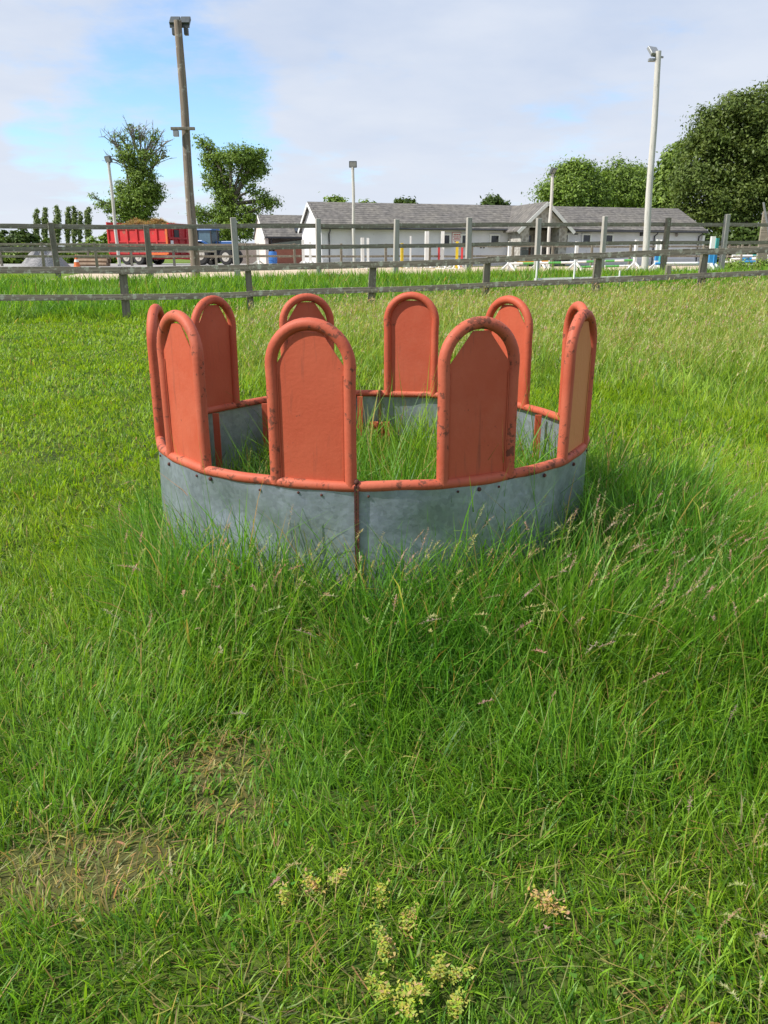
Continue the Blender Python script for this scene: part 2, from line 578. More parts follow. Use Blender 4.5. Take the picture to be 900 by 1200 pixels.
sheet('riding_arena', lambda X, T: yfence_b(X) + 0.3 + T * 16.0 + 0.5 * (vnoise(X, T, 2.0, 2) - 0.5) * (T < 0.01), np.arange(-12, 24.1, 0.8), np.linspace(0, 1, 24), M['sand'], 0.03)
sheet('yard', lambda X, T: 47.5 + 0.22 * (X + 10) + T * 22.0, np.arange(-34, 30.1, 2.0), np.linspace(0, 1, 12), M['road'], 0.036)


# ------------------------------------------------------------------ ring feeder
def make_feeder():
    root = thing('ring_feeder', 'round cattle feeder with ten red arched guards on a galvanised ring, standing in long grass', 'cattle feeder', (FX, FY, 0.0))

    def pol(phi, r, z):
        a = rad(phi)
        return Vector((r * math.sin(a), -r * math.cos(a), z))

    rng = random.Random(4)
    joint_a, joint_b = -2.7, 178.5
    halves = [(joint_a + 0.25, joint_b - 0.25), (joint_b + 0.25, joint_a + 360 - 0.25)]

    def dent(phi, z):
        d = 0.0
        p = (phi + 180) % 360 - 180
        # long buckles in the thin sheet
        d += 0.006 * math.sin(p * 0.16 + 1.0) * math.sin(z * 6)
        d -= 0.024 * math.exp(-(((p + 33) / 7) ** 2 + ((z - 0.44) / 0.12) ** 2))
        d -= 0.016 * math.exp(-(((p + 21 + (z - .4) * 40) / 6) ** 2 + ((z - 0.36) / 0.10) ** 2))
        d -= 0.012 * math.exp(-(((p - 12) / 9) ** 2 + ((z - 0.40) / 0.10) ** 2))
        d += 0.014 * math.exp(-(((p - 38) / 8) ** 2 + ((z - 0.35) / 0.16) ** 2))
        d += 0.008 * math.exp(-(((p + 50) / 6) ** 2 + ((z - 0.40) / 0.3) ** 2))
        return d * min(1.0, (0.60 - z) * 9) if z < 0.6 else 0.0

    for h, (p0, p1) in enumerate(halves):
        n = 90
        mb = MB()
        zs = [0.015 + (0.598 - 0.015) * k / 14 for k in range(15)]
        vs = []
        for i in range(n + 1):
            ph = p0 + (p1 - p0) * i / n
            for z in zs:
                vs.append(pol(ph, FR + 0.012 + dent(ph, z), z))
        nz = len(zs); off = len(vs)
        for i in range(n + 1):
            ph = p0 + (p1 - p0) * i / n
            for z in zs:
                vs.append(pol(ph, FR + 0.009 + dent(ph, z), z))
        fs = []
        for i in range(n):
            for k in range(nz - 1):
                a = i * nz + k
                fs.append((a, a + nz, a + nz + 1, a + 1))
                fs.append((off + a, off + a + 1, off + a + nz + 1, off + a + nz))
            t = i * nz + nz - 1
            fs.append((t, t + nz, off + t + nz, off + t))
            fs.append((i * nz, off + i * nz, off + (i + 1) * nz, (i + 1) * nz))
        mb._add(vs, fs)
        # rusty bolt heads under the rim, built into the sheet
        mb.mat(1)
        ph = p0 + 2.2
        while ph < p1 - 1:
            q = pol(ph, FR + 0.014, 0.573 + rng.uniform(-.004, .004))
            mb.ball(q, 0.0055 if rng.random() < 0.75 else 0.009, 8, 5)
            ph += rng.choice([5.0, 9.0, 14.0, 19.0])
        # lap seam of the inner sheet
        mb.build('sheet', [M['galv'], M['rust']], root, smooth=True)
        mr = MB()
        k = 100
        mr.tube([pol(p0 + (p1 - p0) * i / k, FR + 0.002 * math.sin(i * .9), RIM_Z + 0.002 * math.sin(i * 0.37)) for i in range(k + 1)], 0.0215, 12)
        mr.build('rim', M['red_worn'], root, smooth=True)
        mr = MB()
        mr.tube([pol(p0 + (p1 - p0) * i / k, FR - 0.018, 0.035) for i in range(k + 1)], 0.02, 8)
        mr.build('base_rail', M['red'], root, smooth=True)
    # joints: two rusty flange strips with a twisted row of pins
    for jp, front in ((joint_a, True), (joint_b, False)):
        mb = MB()
        for s in (-1, 1):
            a = pol(jp + s * 0.26, FR + (0.016 if front else -0.016), 0.03); b = pol(jp + s * 0.26, FR + (0.016 if front else -0.016), 0.615 if front else 0.63)
            mb.bar(a, b, 0.008, 0.02)
        for i in range(30 if front else 0):
            z = 0.05 + i * 0.0185 + rng.uniform(-.004, .004)
            sg = 1 if i % 2 else -1
            a = pol(jp - sg * 0.42, FR + 0.022, z); b = pol(jp + sg * 0.42, FR + 0.023, z + 0.015)
            mb.bar(a, b, 0.004, 0.006)
        if front:
            mb.ball(pol(jp, FR + 0.012, 0.628), 0.012, 8, 6)
        mb.build('joint_strip', M['rust'], root)
    for s in (-1, 1):
        mb = MB()
        a = pol(joint_b + s * 2.1, FR - 0.035, 0.43)
        d = pol(joint_b + s * 2.1, FR - 0.035, 0.18)
        mb.bar(a, d, 0.055, 0.012)
        t = pol(joint_b + s * 2.1 + 1.3, FR - 0.055, 0.43); t2 = pol(joint_b + s * 2.1 + 1.3, FR - 0.055, 0.18)
        mb.bar(t, t2, 0.01, 0.045)
        t = pol(joint_b + s * 2.1 - 1.3, FR - 0.055, 0.43); t2 = pol(joint_b + s * 2.1 - 1.3, FR - 0.055, 0.18)
        mb.bar(t, t2, 0.01, 0.045)
        o = mb.build('joint_bracket', M['red_worn'], root)
    # ten arched guards
    W2, TR = 0.153, 0.0235
    for k in range(10):
        phi = -12.4 + 36 * k
        if k == 0: phi += 0.3
        o_ = pol(phi, 1, 0); t_ = Vector((math.cos(rad(phi)), math.sin(rad(phi)), 0))
        lean = rng.uniform(-0.012, 0.012)
        base = pol(phi, FR * math.cos(math.asin(W2 / FR)), 0)
        htop = 1.215 + rng.uniform(-0.006, 0.006)
        hs = htop - W2

        def P(u, v, w, base=base, o_=o_, t_=t_, lean=lean):
            return base + t_ * u + Vector((0, 0, v)) + o_ * (w + lean * (v - RIM_Z) / 0.6)
        pts = [P(-W2 * 0.985, RIM_Z - 0.005 + (hs - RIM_Z) * i / 8, 0) for i in range(8)]
        pts += [P(-W2 * math.cos(math.pi * i / 20), hs + W2 * math.sin(math.pi * i / 20), 0) for i in range(21)]
        pts += [P(W2 * 0.985, RIM_Z - 0.005 + (hs - RIM_Z) * (7 - i) / 8, 0) for i in range(8)]
        mb = MB(); mb.tube(pts, TR, 14)
        arch = mb.build('guard_arch', M['red_worn'] if k in (0, 1, 2, 9) else M['red'], root, smooth=True)
        # plate with a cut, pointed top between the legs
        e = W2 - 0.012
        pk = htop - TR - 0.006
        if k == 5:
            poly = [(-e, RIM_Z + .01), (e, RIM_Z + .01), (e, hs + 0.02), (e * .72, hs + 0.085), (e * .35, pk), (-e * .35, pk), (-e * .72, hs + .085), (-e, hs + .02)]
        else:
            wpk = 0.05 if k not in (9, 1) else 0.035
            poly = [(-e, RIM_Z + .01), (e, RIM_Z + .01), (e, hs - 0.012), (wpk, pk), (-wpk, pk), (-e, hs - 0.012)]
        mb = MB(); mb.prism(poly, 0.004, lambda u, v, w: P(u, v, w + 0.004))
        # turned-in lips along the two side edges
        for s in (-1, 1):
            mb.bar(P(s * (e - 0.014), RIM_Z + 0.02, 0.008), P(s * (e - 0.014), hs - 0.03, 0.008), 0.004, 0.006)
        pl = mb.build('plate', M['bounce_plate'] if k == 2 else M['red_plate'], arch)
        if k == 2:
            pl['label'] = 'plate tinted tan for light reflected off the grass'
    # inner stays
    for k in list(range(10)) + [10]:
        phi = -12.4 + 18 + 36 * k if k < 10 else 243.5
        mb = MB()
        mb.bar(pol(phi, FR - 0.045, 0.03), pol(phi, FR - 0.045, 0.595), 0.035, 0.016)
        mb.build('stay', M['red'], root)
    return root


make_feeder()


# ------------------------------------------------------------------ grass
def blades(P, h, w, az, lean, curl, tint, nseg, zbase=None, twist=None):
    n = len(P)
    if zbase is None:
        zbase = gz(P[:, 0], P[:, 1]) - 0.005
    dx, dy = np.cos(az), np.sin(az)
    tw = az + math.pi / 2 + (twist if twist is not None else 0)
    sx, sy = np.cos(tw), np.sin(tw)
    V = np.zeros((n, 2 * nseg + 1, 3), np.float32)
    T = np.zeros((n, 2 * nseg + 1, 3), np.float32)
    for k in range(nseg + 1):
        t = k / nseg
        ang = lean + curl * t          # angle from vertical at this height
        # integrate direction approx (midpoints)
        ts = np.linspace(0, t, 5)
        hx = np.zeros(n); hz = np.zeros(n)
        if t > 0:
            for q in range(4):
                a = lean + curl * (ts[q] + ts[q + 1]) / 2
                hx += np.sin(a) * (t / 4); hz += np.cos(a) * (t / 4)
        cx = P[:, 0] + dx * hx * h; cy = P[:, 1] + dy * hx * h; cz = zbase + hz * h
        cz = np.maximum(cz, zbase + 0.003)
        if k < nseg:
            ww = w * (1 - 0.75 * t ** 1.6) * 0.5
            V[:, 2 * k, 0] = cx - sx * ww; V[:, 2 * k, 1] = cy - sy * ww; V[:, 2 * k, 2] = cz
            V[:, 2 * k + 1, 0] = cx + sx * ww; V[:, 2 * k + 1, 1] = cy + sy * ww; V[:, 2 * k + 1, 2] = cz
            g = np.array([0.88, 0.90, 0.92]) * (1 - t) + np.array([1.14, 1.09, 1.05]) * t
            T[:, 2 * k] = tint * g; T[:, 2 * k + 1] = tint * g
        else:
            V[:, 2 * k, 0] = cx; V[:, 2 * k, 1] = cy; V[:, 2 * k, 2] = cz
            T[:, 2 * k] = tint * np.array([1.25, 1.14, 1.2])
    b = (np.arange(n) * (2 * nseg + 1))[:, None]
    quads = [b + np.array([2 * k, 2 * k + 1, 2 * k + 3, 2 * k + 2])[None, :] for k in range(nseg - 1)]
    tris = b + np.array([2 * nseg - 2, 2 * nseg - 1, 2 * nseg])[None, :]
    return V.reshape(-1, 3), T.reshape(-1, 3), (np.concatenate(quads) if quads else np.zeros((0, 4), int)), tris


class GrassBag:
    def __init__(s):
        s.V = []; s.T = []; s.Q = []; s.R = []; s.n = 0

    def add(s, V, T, Q, R):
        s.V.append(V); s.T.append(T); s.Q.append(Q + s.n); s.R.append(R + s.n); s.n += len(V)

    def build(s, name, mat):
        fl = [f for f in (np.concatenate(s.Q), np.concatenate(s.R)) if len(f)]
        return np_mesh(name, np.concatenate(s.V), fl, mat, np.concatenate(s.T))


def ring_zone(X, Y):
    dx, dy = X - FX, Y - FY
    r = np.sqrt(dx * dx + dy * dy) - FR
    a = np.degrees(np.arctan2(dx, -dy))       # 0 in front, +90 right
    wr = np.interp(a, [-180, -120, -80, -40, 0, 35, 70, 100, 135, 180], [0.30, 0.22, 0.28, 0.50, 0.66, 0.98, 1.35, 1.1, 0.5, 0.30])
    wr = wr * (0.75 + 0.5 * vnoise(X, Y, 0.4, 6))
    tall = np.where(r < 0, 1.0, np.exp(-(np.maximum(r, 0) / wr) ** 2))
    return r, tall


def meadow_zone(X, Y):
    n = vnoise(X, Y, 3.0, 12)
    m = sstep((Y - 8.5 + 2.5 * (n - .5)) / 3.0) * sstep((X + 3.2 + 0.12 * (Y - 10) + 2 * (n - .5)) / 2.5)
    right = sstep((X - 3.0 + 1.2 * (n - .5)) / 2.0) * sstep((Y - 3.2) / 2.0) * 0.35
    return np.maximum(m, right)


def field_height(X, Y):
    r, tall = ring_zone(X, Y)
    n1 = vnoise(X, Y, 0.35, 1); n2 = vnoise(X, Y, 1.6, 2)
    near = 1 - sstep((Y - 2.2) / 1.8)
    lawn = 0.05 + 0.035 * n2 + 0.012 * near + 0.03 * sstep((X - 0.2) / 1.0) * near
    lawn = lawn + 0.04 * sstep((X - 1.0) / 1.5)
    md = meadow_zone(X, Y)
    h = lawn + (0.33 - lawn) * md
    h = np.maximum(h, lawn + (0.47 - lawn) * tall)
    ya = yfence_a(X)
    bank = sstep((Y - ya + 0.3) / 1.2) * (1 - sstep((Y - yfence_b(X) + 0.9 + 1.3 * sstep((X + 1) / 5)) / 1.8))
    h = np.maximum(h, (0.40 - 0.24 * sstep((X + 1.0) / 7.0)) * bank)
    h = np.maximum(h, 0.2 * np.exp(-((Y - ya) / 0.8) ** 2))
    w = worn(X, Y)
    h = h * (1 - 0.38 * w) * (0.7 + 0.6 * n1)
    return h, tall, md, bank, w


def make_grass():
    rs = np.random.RandomState(7)
    bag = GrassBag()
    bands = [  # y0, y1, density, width, segments
        (0.45, 1.5, 11500, 0.0036, 4), (1.5, 2.4, 10500, 0.0040, 4), (2.4, 3.6, 8600, 0.0046, 4), (3.6, 5.5, 5200, 0.0062, 3),
        (5.5, 8.5, 2600, 0.0090, 3), (8.5, 13, 1250, 0.0135, 3), (13, 20, 620, 0.019, 2), (20, 31, 330, 0.028, 2)]
    for y0, y1, dens, bw, nseg in bands:
        xm = 0.53 * y1 * CP + 0.9 + 0.05 * y1
        n = int(dens * (y1 - y0) * 2 * xm)
        X = rs.uniform(-xm, xm, n); Y = rs.uniform(y0, y1, n)
        keep = np.abs(X) < 0.53 * Y + 1.15 + 0.05 * Y
        # tufts: pull blades towards jittered tuft centres
        X, Y = X[keep], Y[keep]
        cell = 0.035 + 0.006 * y1
        cxi = np.floor(X / cell); cyi = np.floor(Y / cell)
        h1 = _tab[(cxi.astype(int) * 7) & 255, (cyi.astype(int) * 13) & 255]; h2 = _tab[(cxi.astype(int) * 11 + 31) & 255, (cyi.astype(int) * 5 + 77) & 255]
        tx = (cxi + h1) * cell; ty = (cyi + h2) * cell
        pull = rs.uniform(0, 0.75, len(X)) * (rs.rand(len(X)) < 0.7)
        rx, ry = tx - X, ty - Y
        X = X + rx * pull; Y = Y + ry * pull
        h, tall, md, bank, w = field_height(X, Y)
        # sand beyond the second fence
        yb = yfence_b(X)
        keep = (Y < yb + 0.3 + 0.9 * (vnoise(X, Y, 0.9, 5) - .5)) | (X < -13)
        keep &= rs.rand(len(X)) > 0.25 * w
        r = np.sqrt((X - FX) ** 2 + (Y - FY) ** 2) - FR
        keep &= np.abs(r) > 0.03
        keep &= (rs.rand(len(X)) < (1.0 - 0.35 * np.maximum(tall, md) * (Y < 12))) | (r < 0)
        X, Y, h, tall, md, bank, w, tx, ty = (q[keep] for q in (X, Y, h, tall, md, bank, w, tx, ty))
        n = len(X)
        big = np.maximum(tall, np.maximum(md * 0.8, bank))
        hh = h * rs.uniform(0.55, 1.35, n) * (1 + 0.35 * (rs.rand(n) < 0.1))
        # blade direction: away from tuft centre + slow field
        az = np.arctan2(Y - ty, X - tx) + rs.normal(0, 0.9, n)
        wind = 2 * math.pi * vnoise(X, Y, 0.8, 9)
        use = rs.rand(n) < 0.35
        az = np.where(use, wind + rs.normal(0, 0.5, n), az)
        lean = np.abs(rs.normal(0.28, 0.25, n)); curl = rs.normal(0.75, 0.45, n)
        flat = rs.rand(n) < np.clip(0.16 - 0.10 * big, 0, 1) + 0.5 * w
        lean = np.where(flat, rs.uniform(0.75, 1.4, n), lean)
        curl = np.where(big > 0.5, rs.gamma(2.2, 0.38, n), curl)
        ww = bw * rs.uniform(0.55, 1.35, n) * (1 + 0.35 * big * (Y < 6)) * np.where(rs.rand(n) < 0.10, 1.8, 1.0)
        # colour of the blade itself
        a = vnoise(X, Y, 0.5, 21); b = vnoise(X, Y, 2.3, 22); c = rs.rand(n)
        lawnc = np.array([0.275, 0.42, 0.020]); lush = np.array([0.122, 0.310, 0.032]); deep = np.array([0.05, 0.155, 0.022]); olive = np.array([0.31, 0.40, 0.09])
        k = np.clip(0.65 * big - 0.05 * bank + 0.5 * (a - 0.45) + 0.45 * (1 - sstep((Y - 1.8) / 3)) , 0, 1)[:, None]
        col = lawnc * (1 - k) + lush * k
        k2 = (c < 0.30)[:, None] * 0.75
        col = col * (1 - k2) + deep * k2
        k3 = np.clip(md * 0.65 * (0.5 + b) * (1 - bank), 0, 0.8)[:, None]
        col = col * (1 - k3) + olive * k3
        dead = rs.rand(n) < (0.038 + 0.05 * md + 0.62 * w + 0.05 * tall + 0.06 * (1 - sstep((Y - 1.5) / 1.5)) * (a < 0.45))
        straw = np.stack([rs.uniform(0.28, 0.50, n), rs.uniform(0.25, 0.42, n), rs.uniform(0.09, 0.16, n)], -1)
        col = np.where(dead[:, None], straw, col)
        col = col * rs.uniform(0.78, 1.22, (n, 1)) * np.stack([rs.uniform(0.9, 1.1, n), np.ones(n), rs.uniform(0.8, 1.2, n)], -1)
        P = np.stack([X, Y], -1)
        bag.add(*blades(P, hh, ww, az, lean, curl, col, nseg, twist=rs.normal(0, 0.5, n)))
    # broad low leaves of clover and plantain in drifts through the turf, and dead thatch lying under it
    n = 15000
    X = rs.uniform(-2.6, 2.8, n); Y = rs.uniform(0.6, 4.2, n)
    k = (vnoise(X, Y, 0.45, 41) > 0.60) & (np.abs(X) < 0.58 * Y + 0.6) & (np.abs(np.sqrt((X - FX) ** 2 + (Y - FY) ** 2) - FR) > 0.05)
    X, Y = X[k], Y[k]; n = len(X)
    col = np.stack([rs.uniform(.09, .17, n), rs.uniform(.22, .33, n), rs.uniform(.02, .04, n)], -1)
    zb = gz(X, Y) + rs.uniform(0.01, 0.06, n)
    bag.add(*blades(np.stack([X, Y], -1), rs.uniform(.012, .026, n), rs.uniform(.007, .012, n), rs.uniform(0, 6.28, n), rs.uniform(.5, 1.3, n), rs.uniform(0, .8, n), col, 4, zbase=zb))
    n = 11000
    X = rs.uniform(-2.6, 2.8, n); Y = rs.uniform(0.6, 4.2, n)
    k = (np.abs(X) < 0.58 * Y + 0.6) & (rs.rand(n) < 0.25 + 0.9 * vnoise(X, Y, 0.3, 43) ** 2)
    X, Y = X[k], Y[k]; n = len(X)
    col = np.stack([rs.uniform(.24, .44, n), rs.uniform(.22, .38, n), rs.uniform(.08, .14, n)], -1)
    bag.add(*blades(np.stack([X, Y], -1), rs.uniform(.05, .13, n), rs.uniform(.002, .004, n), rs.uniform(0, 6.28, n), rs.uniform(1.0, 1.5, n), rs.uniform(-.5, .4, n), col, 3, zbase=gz(X, Y) + rs.uniform(0, .035, n)))
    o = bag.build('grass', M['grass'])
    tag(o, 'green meadow grass covering the field, long around the feeder', 'grass', kind='stuff')


def make_seed_grass():
    """flowering stalks with feathery heads"""
    rs = np.random.RandomState(19)
    bag = GrassBag()

    def add_heads(X, Y, h, detail, hl, hw, pink, stemw):
        n = len(X)
        az = rs.normal(-0.3, 1.2, n); lean = np.abs(rs.normal(0.14, 0.14, n)); curl = rs.uniform(0.25, 1.25, n)
        z0 = gz(X, Y) - 0.005
        stem = np.stack([rs.uniform(0.22, 0.40, n), rs.uniform(0.32, 0.40, n), rs.uniform(0.06, 0.11, n)], -1)
        P = np.stack([X, Y], -1)
        bag.add(*blades(P, h, np.full(n, stemw) * rs.uniform(.8, 1.2, n), az, lean, curl, stem, 5, zbase=z0))
        # stalk tip position and direction
        hx = np.zeros(n); hz = np.zeros(n)
        m = 16; path = [(hx.copy(), hz.copy())]
        for q in range(m):
            a = lean + curl * ((q + .5) / m)
            hx = hx + np.sin(a) / m; hz = hz + np.cos(a) / m
            path.append((hx.copy(), hz.copy()))
        px_ = np.stack([p[0] for p in path]); pz_ = np.stack([p[1] for p in path])
        hc = np.where((rs.rand(n) < pink)[:, None],
                      np.stack([rs.uniform(0.40, 0.54, n), rs.uniform(0.29, 0.37, n), rs.uniform(0.21, 0.28, n)], -1),
                      np.stack([rs.uniform(0.40, 0.54, n), rs.uniform(0.40, 0.50, n), rs.uniform(0.16, 0.24, n)], -1))
        L = hl * rs.uniform(0.6, 1.3, n)
        for s in range(detail):
            f = (s + rs.rand(n)) / detail            # along the head
            t = 1 - np.clip(f * L / h, 0, 0.9)
            q = t * m; i0 = np.clip(np.floor(q).astype(int), 0, m - 1); fr = q - i0
            ix = np.arange(n)
            cx = px_[i0, ix] * (1 - fr) + px_[i0 + 1, ix] * fr; cz = pz_[i0, ix] * (1 - fr) + pz_[i0 + 1, ix] * fr
            c = np.stack([X + np.cos(az) * cx * h, Y + np.sin(az) * cx * h], -1)
            zb = z0 + cz * h
            env = np.sin(np.clip(f * 0.85 + 0.12, 0, 1) * math.pi)
            a2 = rs.uniform(0, 2 * math.pi, n)
            le = hw * (0.5 + env) * rs.uniform(0.7, 1.3, n)
            bag.add(*blades(c, le, le * (0.34 if detail > 6 else 0.26), a2, rs.uniform(0.2, 1.0, n), rs.uniform(-0.2, 0.9, n), hc * rs.uniform(0.75, 1.2, (n, 1)), 2 if detail > 3 else 2, zbase=zb))

    def scatter(n, x0, x1, y0, y1, fn, jitter=0.0):
        X = rs.uniform(x0, x1, n); Y = rs.uniform(y0, y1, n)
        k = rs.rand(n) < fn(X, Y)
        return X[k], Y[k]

    # around the feeder, thickest front right
    def f1(X, Y):
        r, tall = ring_zone(X, Y)
        a = np.degrees(np.arctan2(X - FX, -(Y - FY)))
        side = np.interp(a, [-180, -70, -40, 0, 30, 80, 110, 140, 180], [0.03, 0.08, 0.55, 0.95, 1.0, 1.0, 0.7, 0.1, 0.03])
        return np.where(r < 0.04, 0.0, tall * side * (0.3 + 0.9 * vnoise(X, Y, 0.3, 31)))
    X, Y = scatter(3600, -1.8, 3.2, 2.0, 5.4, f1)
    add_heads(X, Y, rs.uniform(0.34, 0.62, len(X)), 30, 0.085, 0.0085, 0.5, 0.0024)
    X, Y = scatter(70, -1.0, 0.9, 2.9, 4.9, lambda X, Y: (np.sqrt((X - FX) ** 2 + (Y - FY) ** 2) < FR - 0.1) * 0.5)
    add_heads(X, Y, rs.uniform(0.3, 0.5, len(X)), 20, 0.07, 0.007, 0.2, 0.0026)
    # a few in the front right corner close to the lens and scattered in the lawn
    X, Y = scatter(60, 0.62, 1.15, 0.95, 1.5, lambda X, Y: np.full(len(X), 0.7))
    add_heads(X, Y, rs.uniform(0.16, 0.32, len(X)), 32, 0.06, 0.006, 0.2, 0.0018)
    X, Y = scatter(420, -1.6, 2.4, 1.2, 3.6, lambda X, Y: 0.12 + 0.5 * sstep((X - .2) / 1.2))
    add_heads(X, Y, rs.uniform(0.14, 0.34, len(X)), 26, 0.05, 0.006, 0.35, 0.0018)
    # the seedy meadow behind
    def f2(X, Y):
        return meadow_zone(X, Y) * (0.25 + 1.1 * vnoise(X, Y, 1.3, 33)) * (Y < yfence_a(X) + 0.5)
    X, Y = scatter(12000, -5, 14, 5.0, 13.0, f2)
    add_heads(X, Y, rs.uniform(0.34, 0.56, len(X)), 5, 0.11, 0.030, 0.3, 0.006)
    X, Y = scatter(12000, -7, 17, 13.0, 21.0, f2)
    add_heads(X, Y, rs.uniform(0.36, 0.58, len(X)), 3, 0.12, 0.048, 0.3, 0.009)
    o = bag.build('seed_grass', M['grass'])
    tag(o, 'flowering grass stalks with buff and pinkish seed heads', 'grass', kind='stuff')


make_grass()
make_seed_grass()


# ------------------------------------------------------------------ yellowing weeds near the camera
def weed(px, py, size, nst, label, seed, dry=0.0):
    rs = np.random.RandomState(seed)
    size *= 0.82
    t = math.atan((py - 600) / F) + PITCH
    Y = (H_EYE - 0.05) / math.tan(t)
    x = xat(px, Y, 0.05)
    z = g1(x, Y)
    bag = GrassBag()
    for s in range(nst):
        a = rs.uniform(0, 6.28); le = rs.uniform(0.2, 1.0); hgt = size * rs.uniform(0.7, 1.25)
        bx, by = rs.normal(0, size * 0.10, 2)
        bag.add(*blades(np.array([[bx, by]]), np.array([hgt]), np.array([0.0035]), np.array([a]), np.array([le * .6]), np.array([le * .8]), np.array([[0.36, 0.33, 0.10]]), 4, zbase=np.array([0.0])))
        nl = 80
        f = rs.uniform(0.35, 1.05, nl)
        ang = le * .6 + le * .8 * f / 2
        P = np.stack([bx + math.cos(a) * np.sin(ang) * f * hgt, by + math.sin(a) * np.sin(ang) * f * hgt], -1) + rs.normal(0, 0.0075, (nl, 2))
        zz = np.cos(ang) * f * hgt + rs.normal(0, .006, nl)
        col = np.stack([rs.uniform(0.26, 0.47, nl), rs.uniform(0.35, 0.47, nl), rs.uniform(0.04, 0.10, nl)], -1)
        br = rs.rand(nl) < 0.15 + dry
        col[br] = np.stack([rs.uniform(0.45, 0.6, nl), rs.uniform(0.30, 0.42, nl), rs.uniform(0.10, 0.2, nl)], -1)[br]
        ll = rs.uniform(0.006, 0.0125, nl)
        bag.add(*blades(P, ll, ll * 0.5, rs.uniform(0, 6.28, nl), rs.uniform(0.5, 1.2, nl), rs.uniform(0.0, 0.8, nl), col, 3, zbase=zz))
    o = bag.build('weed', M['weed'])
    o.location = (x, Y, z)
    tag(o, label, 'weed', 'yellowing weeds in the short grass')


weed(456, 1150, 0.095, 5, 'largest yellow leafy weed, with several stems, closest to the lower edge of the field', 1)
weed(462, 1112, 0.085, 2, 'single tall yellow stem rising just behind the largest weed', 2)
weed(521, 1130, 0.075, 3, 'compact yellow weed just right of the largest weed', 3)
weed(378, 1030, 0.085, 3, 'pale yellow and brown weed with a dark gap in the grass beside it', 4, 0.3)
weed(333, 1052, 0.06, 2, 'small yellow green weed left of the brown and yellow one', 5)
weed(438, 1044, 0.06, 2, 'thin upright yellow weed between the brown one and the pale flowery one', 6)
weed(470, 1076, 0.06, 2, 'small pale weed standing above the largest weed', 7, 0.2)
weed(640, 1052, 0.075, 3, 'dried straw coloured weed furthest to the right', 8, 0.7)
weed(527, 1168, 0.05, 2, 'tiny yellow green sprig below the compact weed', 9)

# ------------------------------------------------------------------ fences
rngf = random.Random(21)


def fence(name, label, x0, y0, dx, dy, n0, n1, hts, rails, postsz, post_mat, rail_mat, pales=(), skip_rail=None, over=0.12, side=-1, cat='fence', tilt=0.03):
    c = (x0 + dx * (n0 + n1) / 2, y0 + dy * (n0 + n1) / 2)
    root = thing(name, label, cat, (c[0], c[1], g1(*c)))
    org = Vector(root.location)
    ang = math.atan2(dy, dx)
    d = Vector((dx, dy, 0)).normalized(); nrm = Vector((d.y, -d.x, 0))
    tops = []
    for i in range(n0, n1 + 1):
        x, y = x0 + dx * i, y0 + dy * i
        z = g1(x, y)
        ht = hts(i) if callable(hts) else hts
        lx, ly = rngf.uniform(-tilt, tilt), rngf.uniform(-tilt, tilt) * 0.5
        mb = MB()
        k = rngf.uniform(0.92, 1.08)
        a = Vector((x, y, z - 0.15)) - org; b = Vector((x, y, z + ht)) + Vector((d.x * lx, d.y * lx, 0)) * ht - org
        mb.box((a + b) / 2, (postsz * k, postsz * 0.9, (b - a).length), rot=Matrix.Rotation(ang, 3, 'Z') @ Matrix.Rotation(lx, 3, 'Y'), taper=0.93)
        mb.build('post', M['post_pale'] if i in pales else post_mat, root, bevel=postsz * 0.08)
    for i in range(n0, n1):
        for rh, rw, rt in rails:
            pts = []
            x1_, y1_ = x0 + dx * i, y0 + dy * i; x2_, y2_ = x0 + dx * (i + 1), y0 + dy * (i + 1)
            h1 = rh(i) if callable(rh) else rh; h2 = rh(i + 1) if callable(rh) else rh
            a = Vector((x1_, y1_, g1(x1_, y1_) + h1 + rngf.uniform(-.012, .012))); b = Vector((x2_, y2_, g1(x2_, y2_) + h2 + rngf.uniform(-.012, .012)))
            off = nrm * side * (postsz / 2 + rt / 2 + 0.004)
            a += off - d * 0.02; b += off + d * 0.0 
            ob = MB()
            L = (b - a).length; seg = 5
            dirv = (b - a).normalized(); ang2 = math.atan2(dirv.y, dirv.x)
            # slightly bowed board in local frame with x along it
            vs = []; sag = rngf.uniform(-0.018, 0.010)
            for q in range(seg + 1):
                u = L * q / seg; s = sag * math.sin(math.pi * q / seg)
                wv = rw * (1 + rngf.uniform(-.05, .05))
                for yy, zz in ((-rt / 2, -wv / 2), (rt / 2, -wv / 2), (rt / 2, wv / 2), (-rt / 2, wv / 2)):
                    vs.append((u, yy, zz + s))
            fs = [(0, 3, 2, 1), tuple(seg * 4 + j for j in (0, 1, 2, 3))]
            for q in range(seg):
                for j in range(4):
                    fs.append((q * 4 + j, q * 4 + (j + 1) % 4, q * 4 + 4 + (j + 1) % 4, q * 4 + 4 + j))
            ob._add(vs, fs)
            o = ob.build('rail', rail_mat, root, bevel=0.006)
            o.location = a - org
            o.rotation_euler = (0, -math.asin(dirv.z), ang2)
    return root


fence('paddock_fence', 'weathered two rail wooden fence with lichen, crossing the grass just behind the feeder', -6.13, 18.9, 2.90, 0.458, -4, 7,
      1.19, [(1.13, 0.15, 0.05), (0.53, 0.135, 0.045)], 0.17, M['fence_post'], M['fence_a'], side=1, tilt=0.05)


def hb(i):
    return [1.9, 1.85, 2.10, 2.08, 2.06, 2.12, 2.10, 2.18, 2.14, 2.30][i] if 0 <= i <= 9 else 2.05


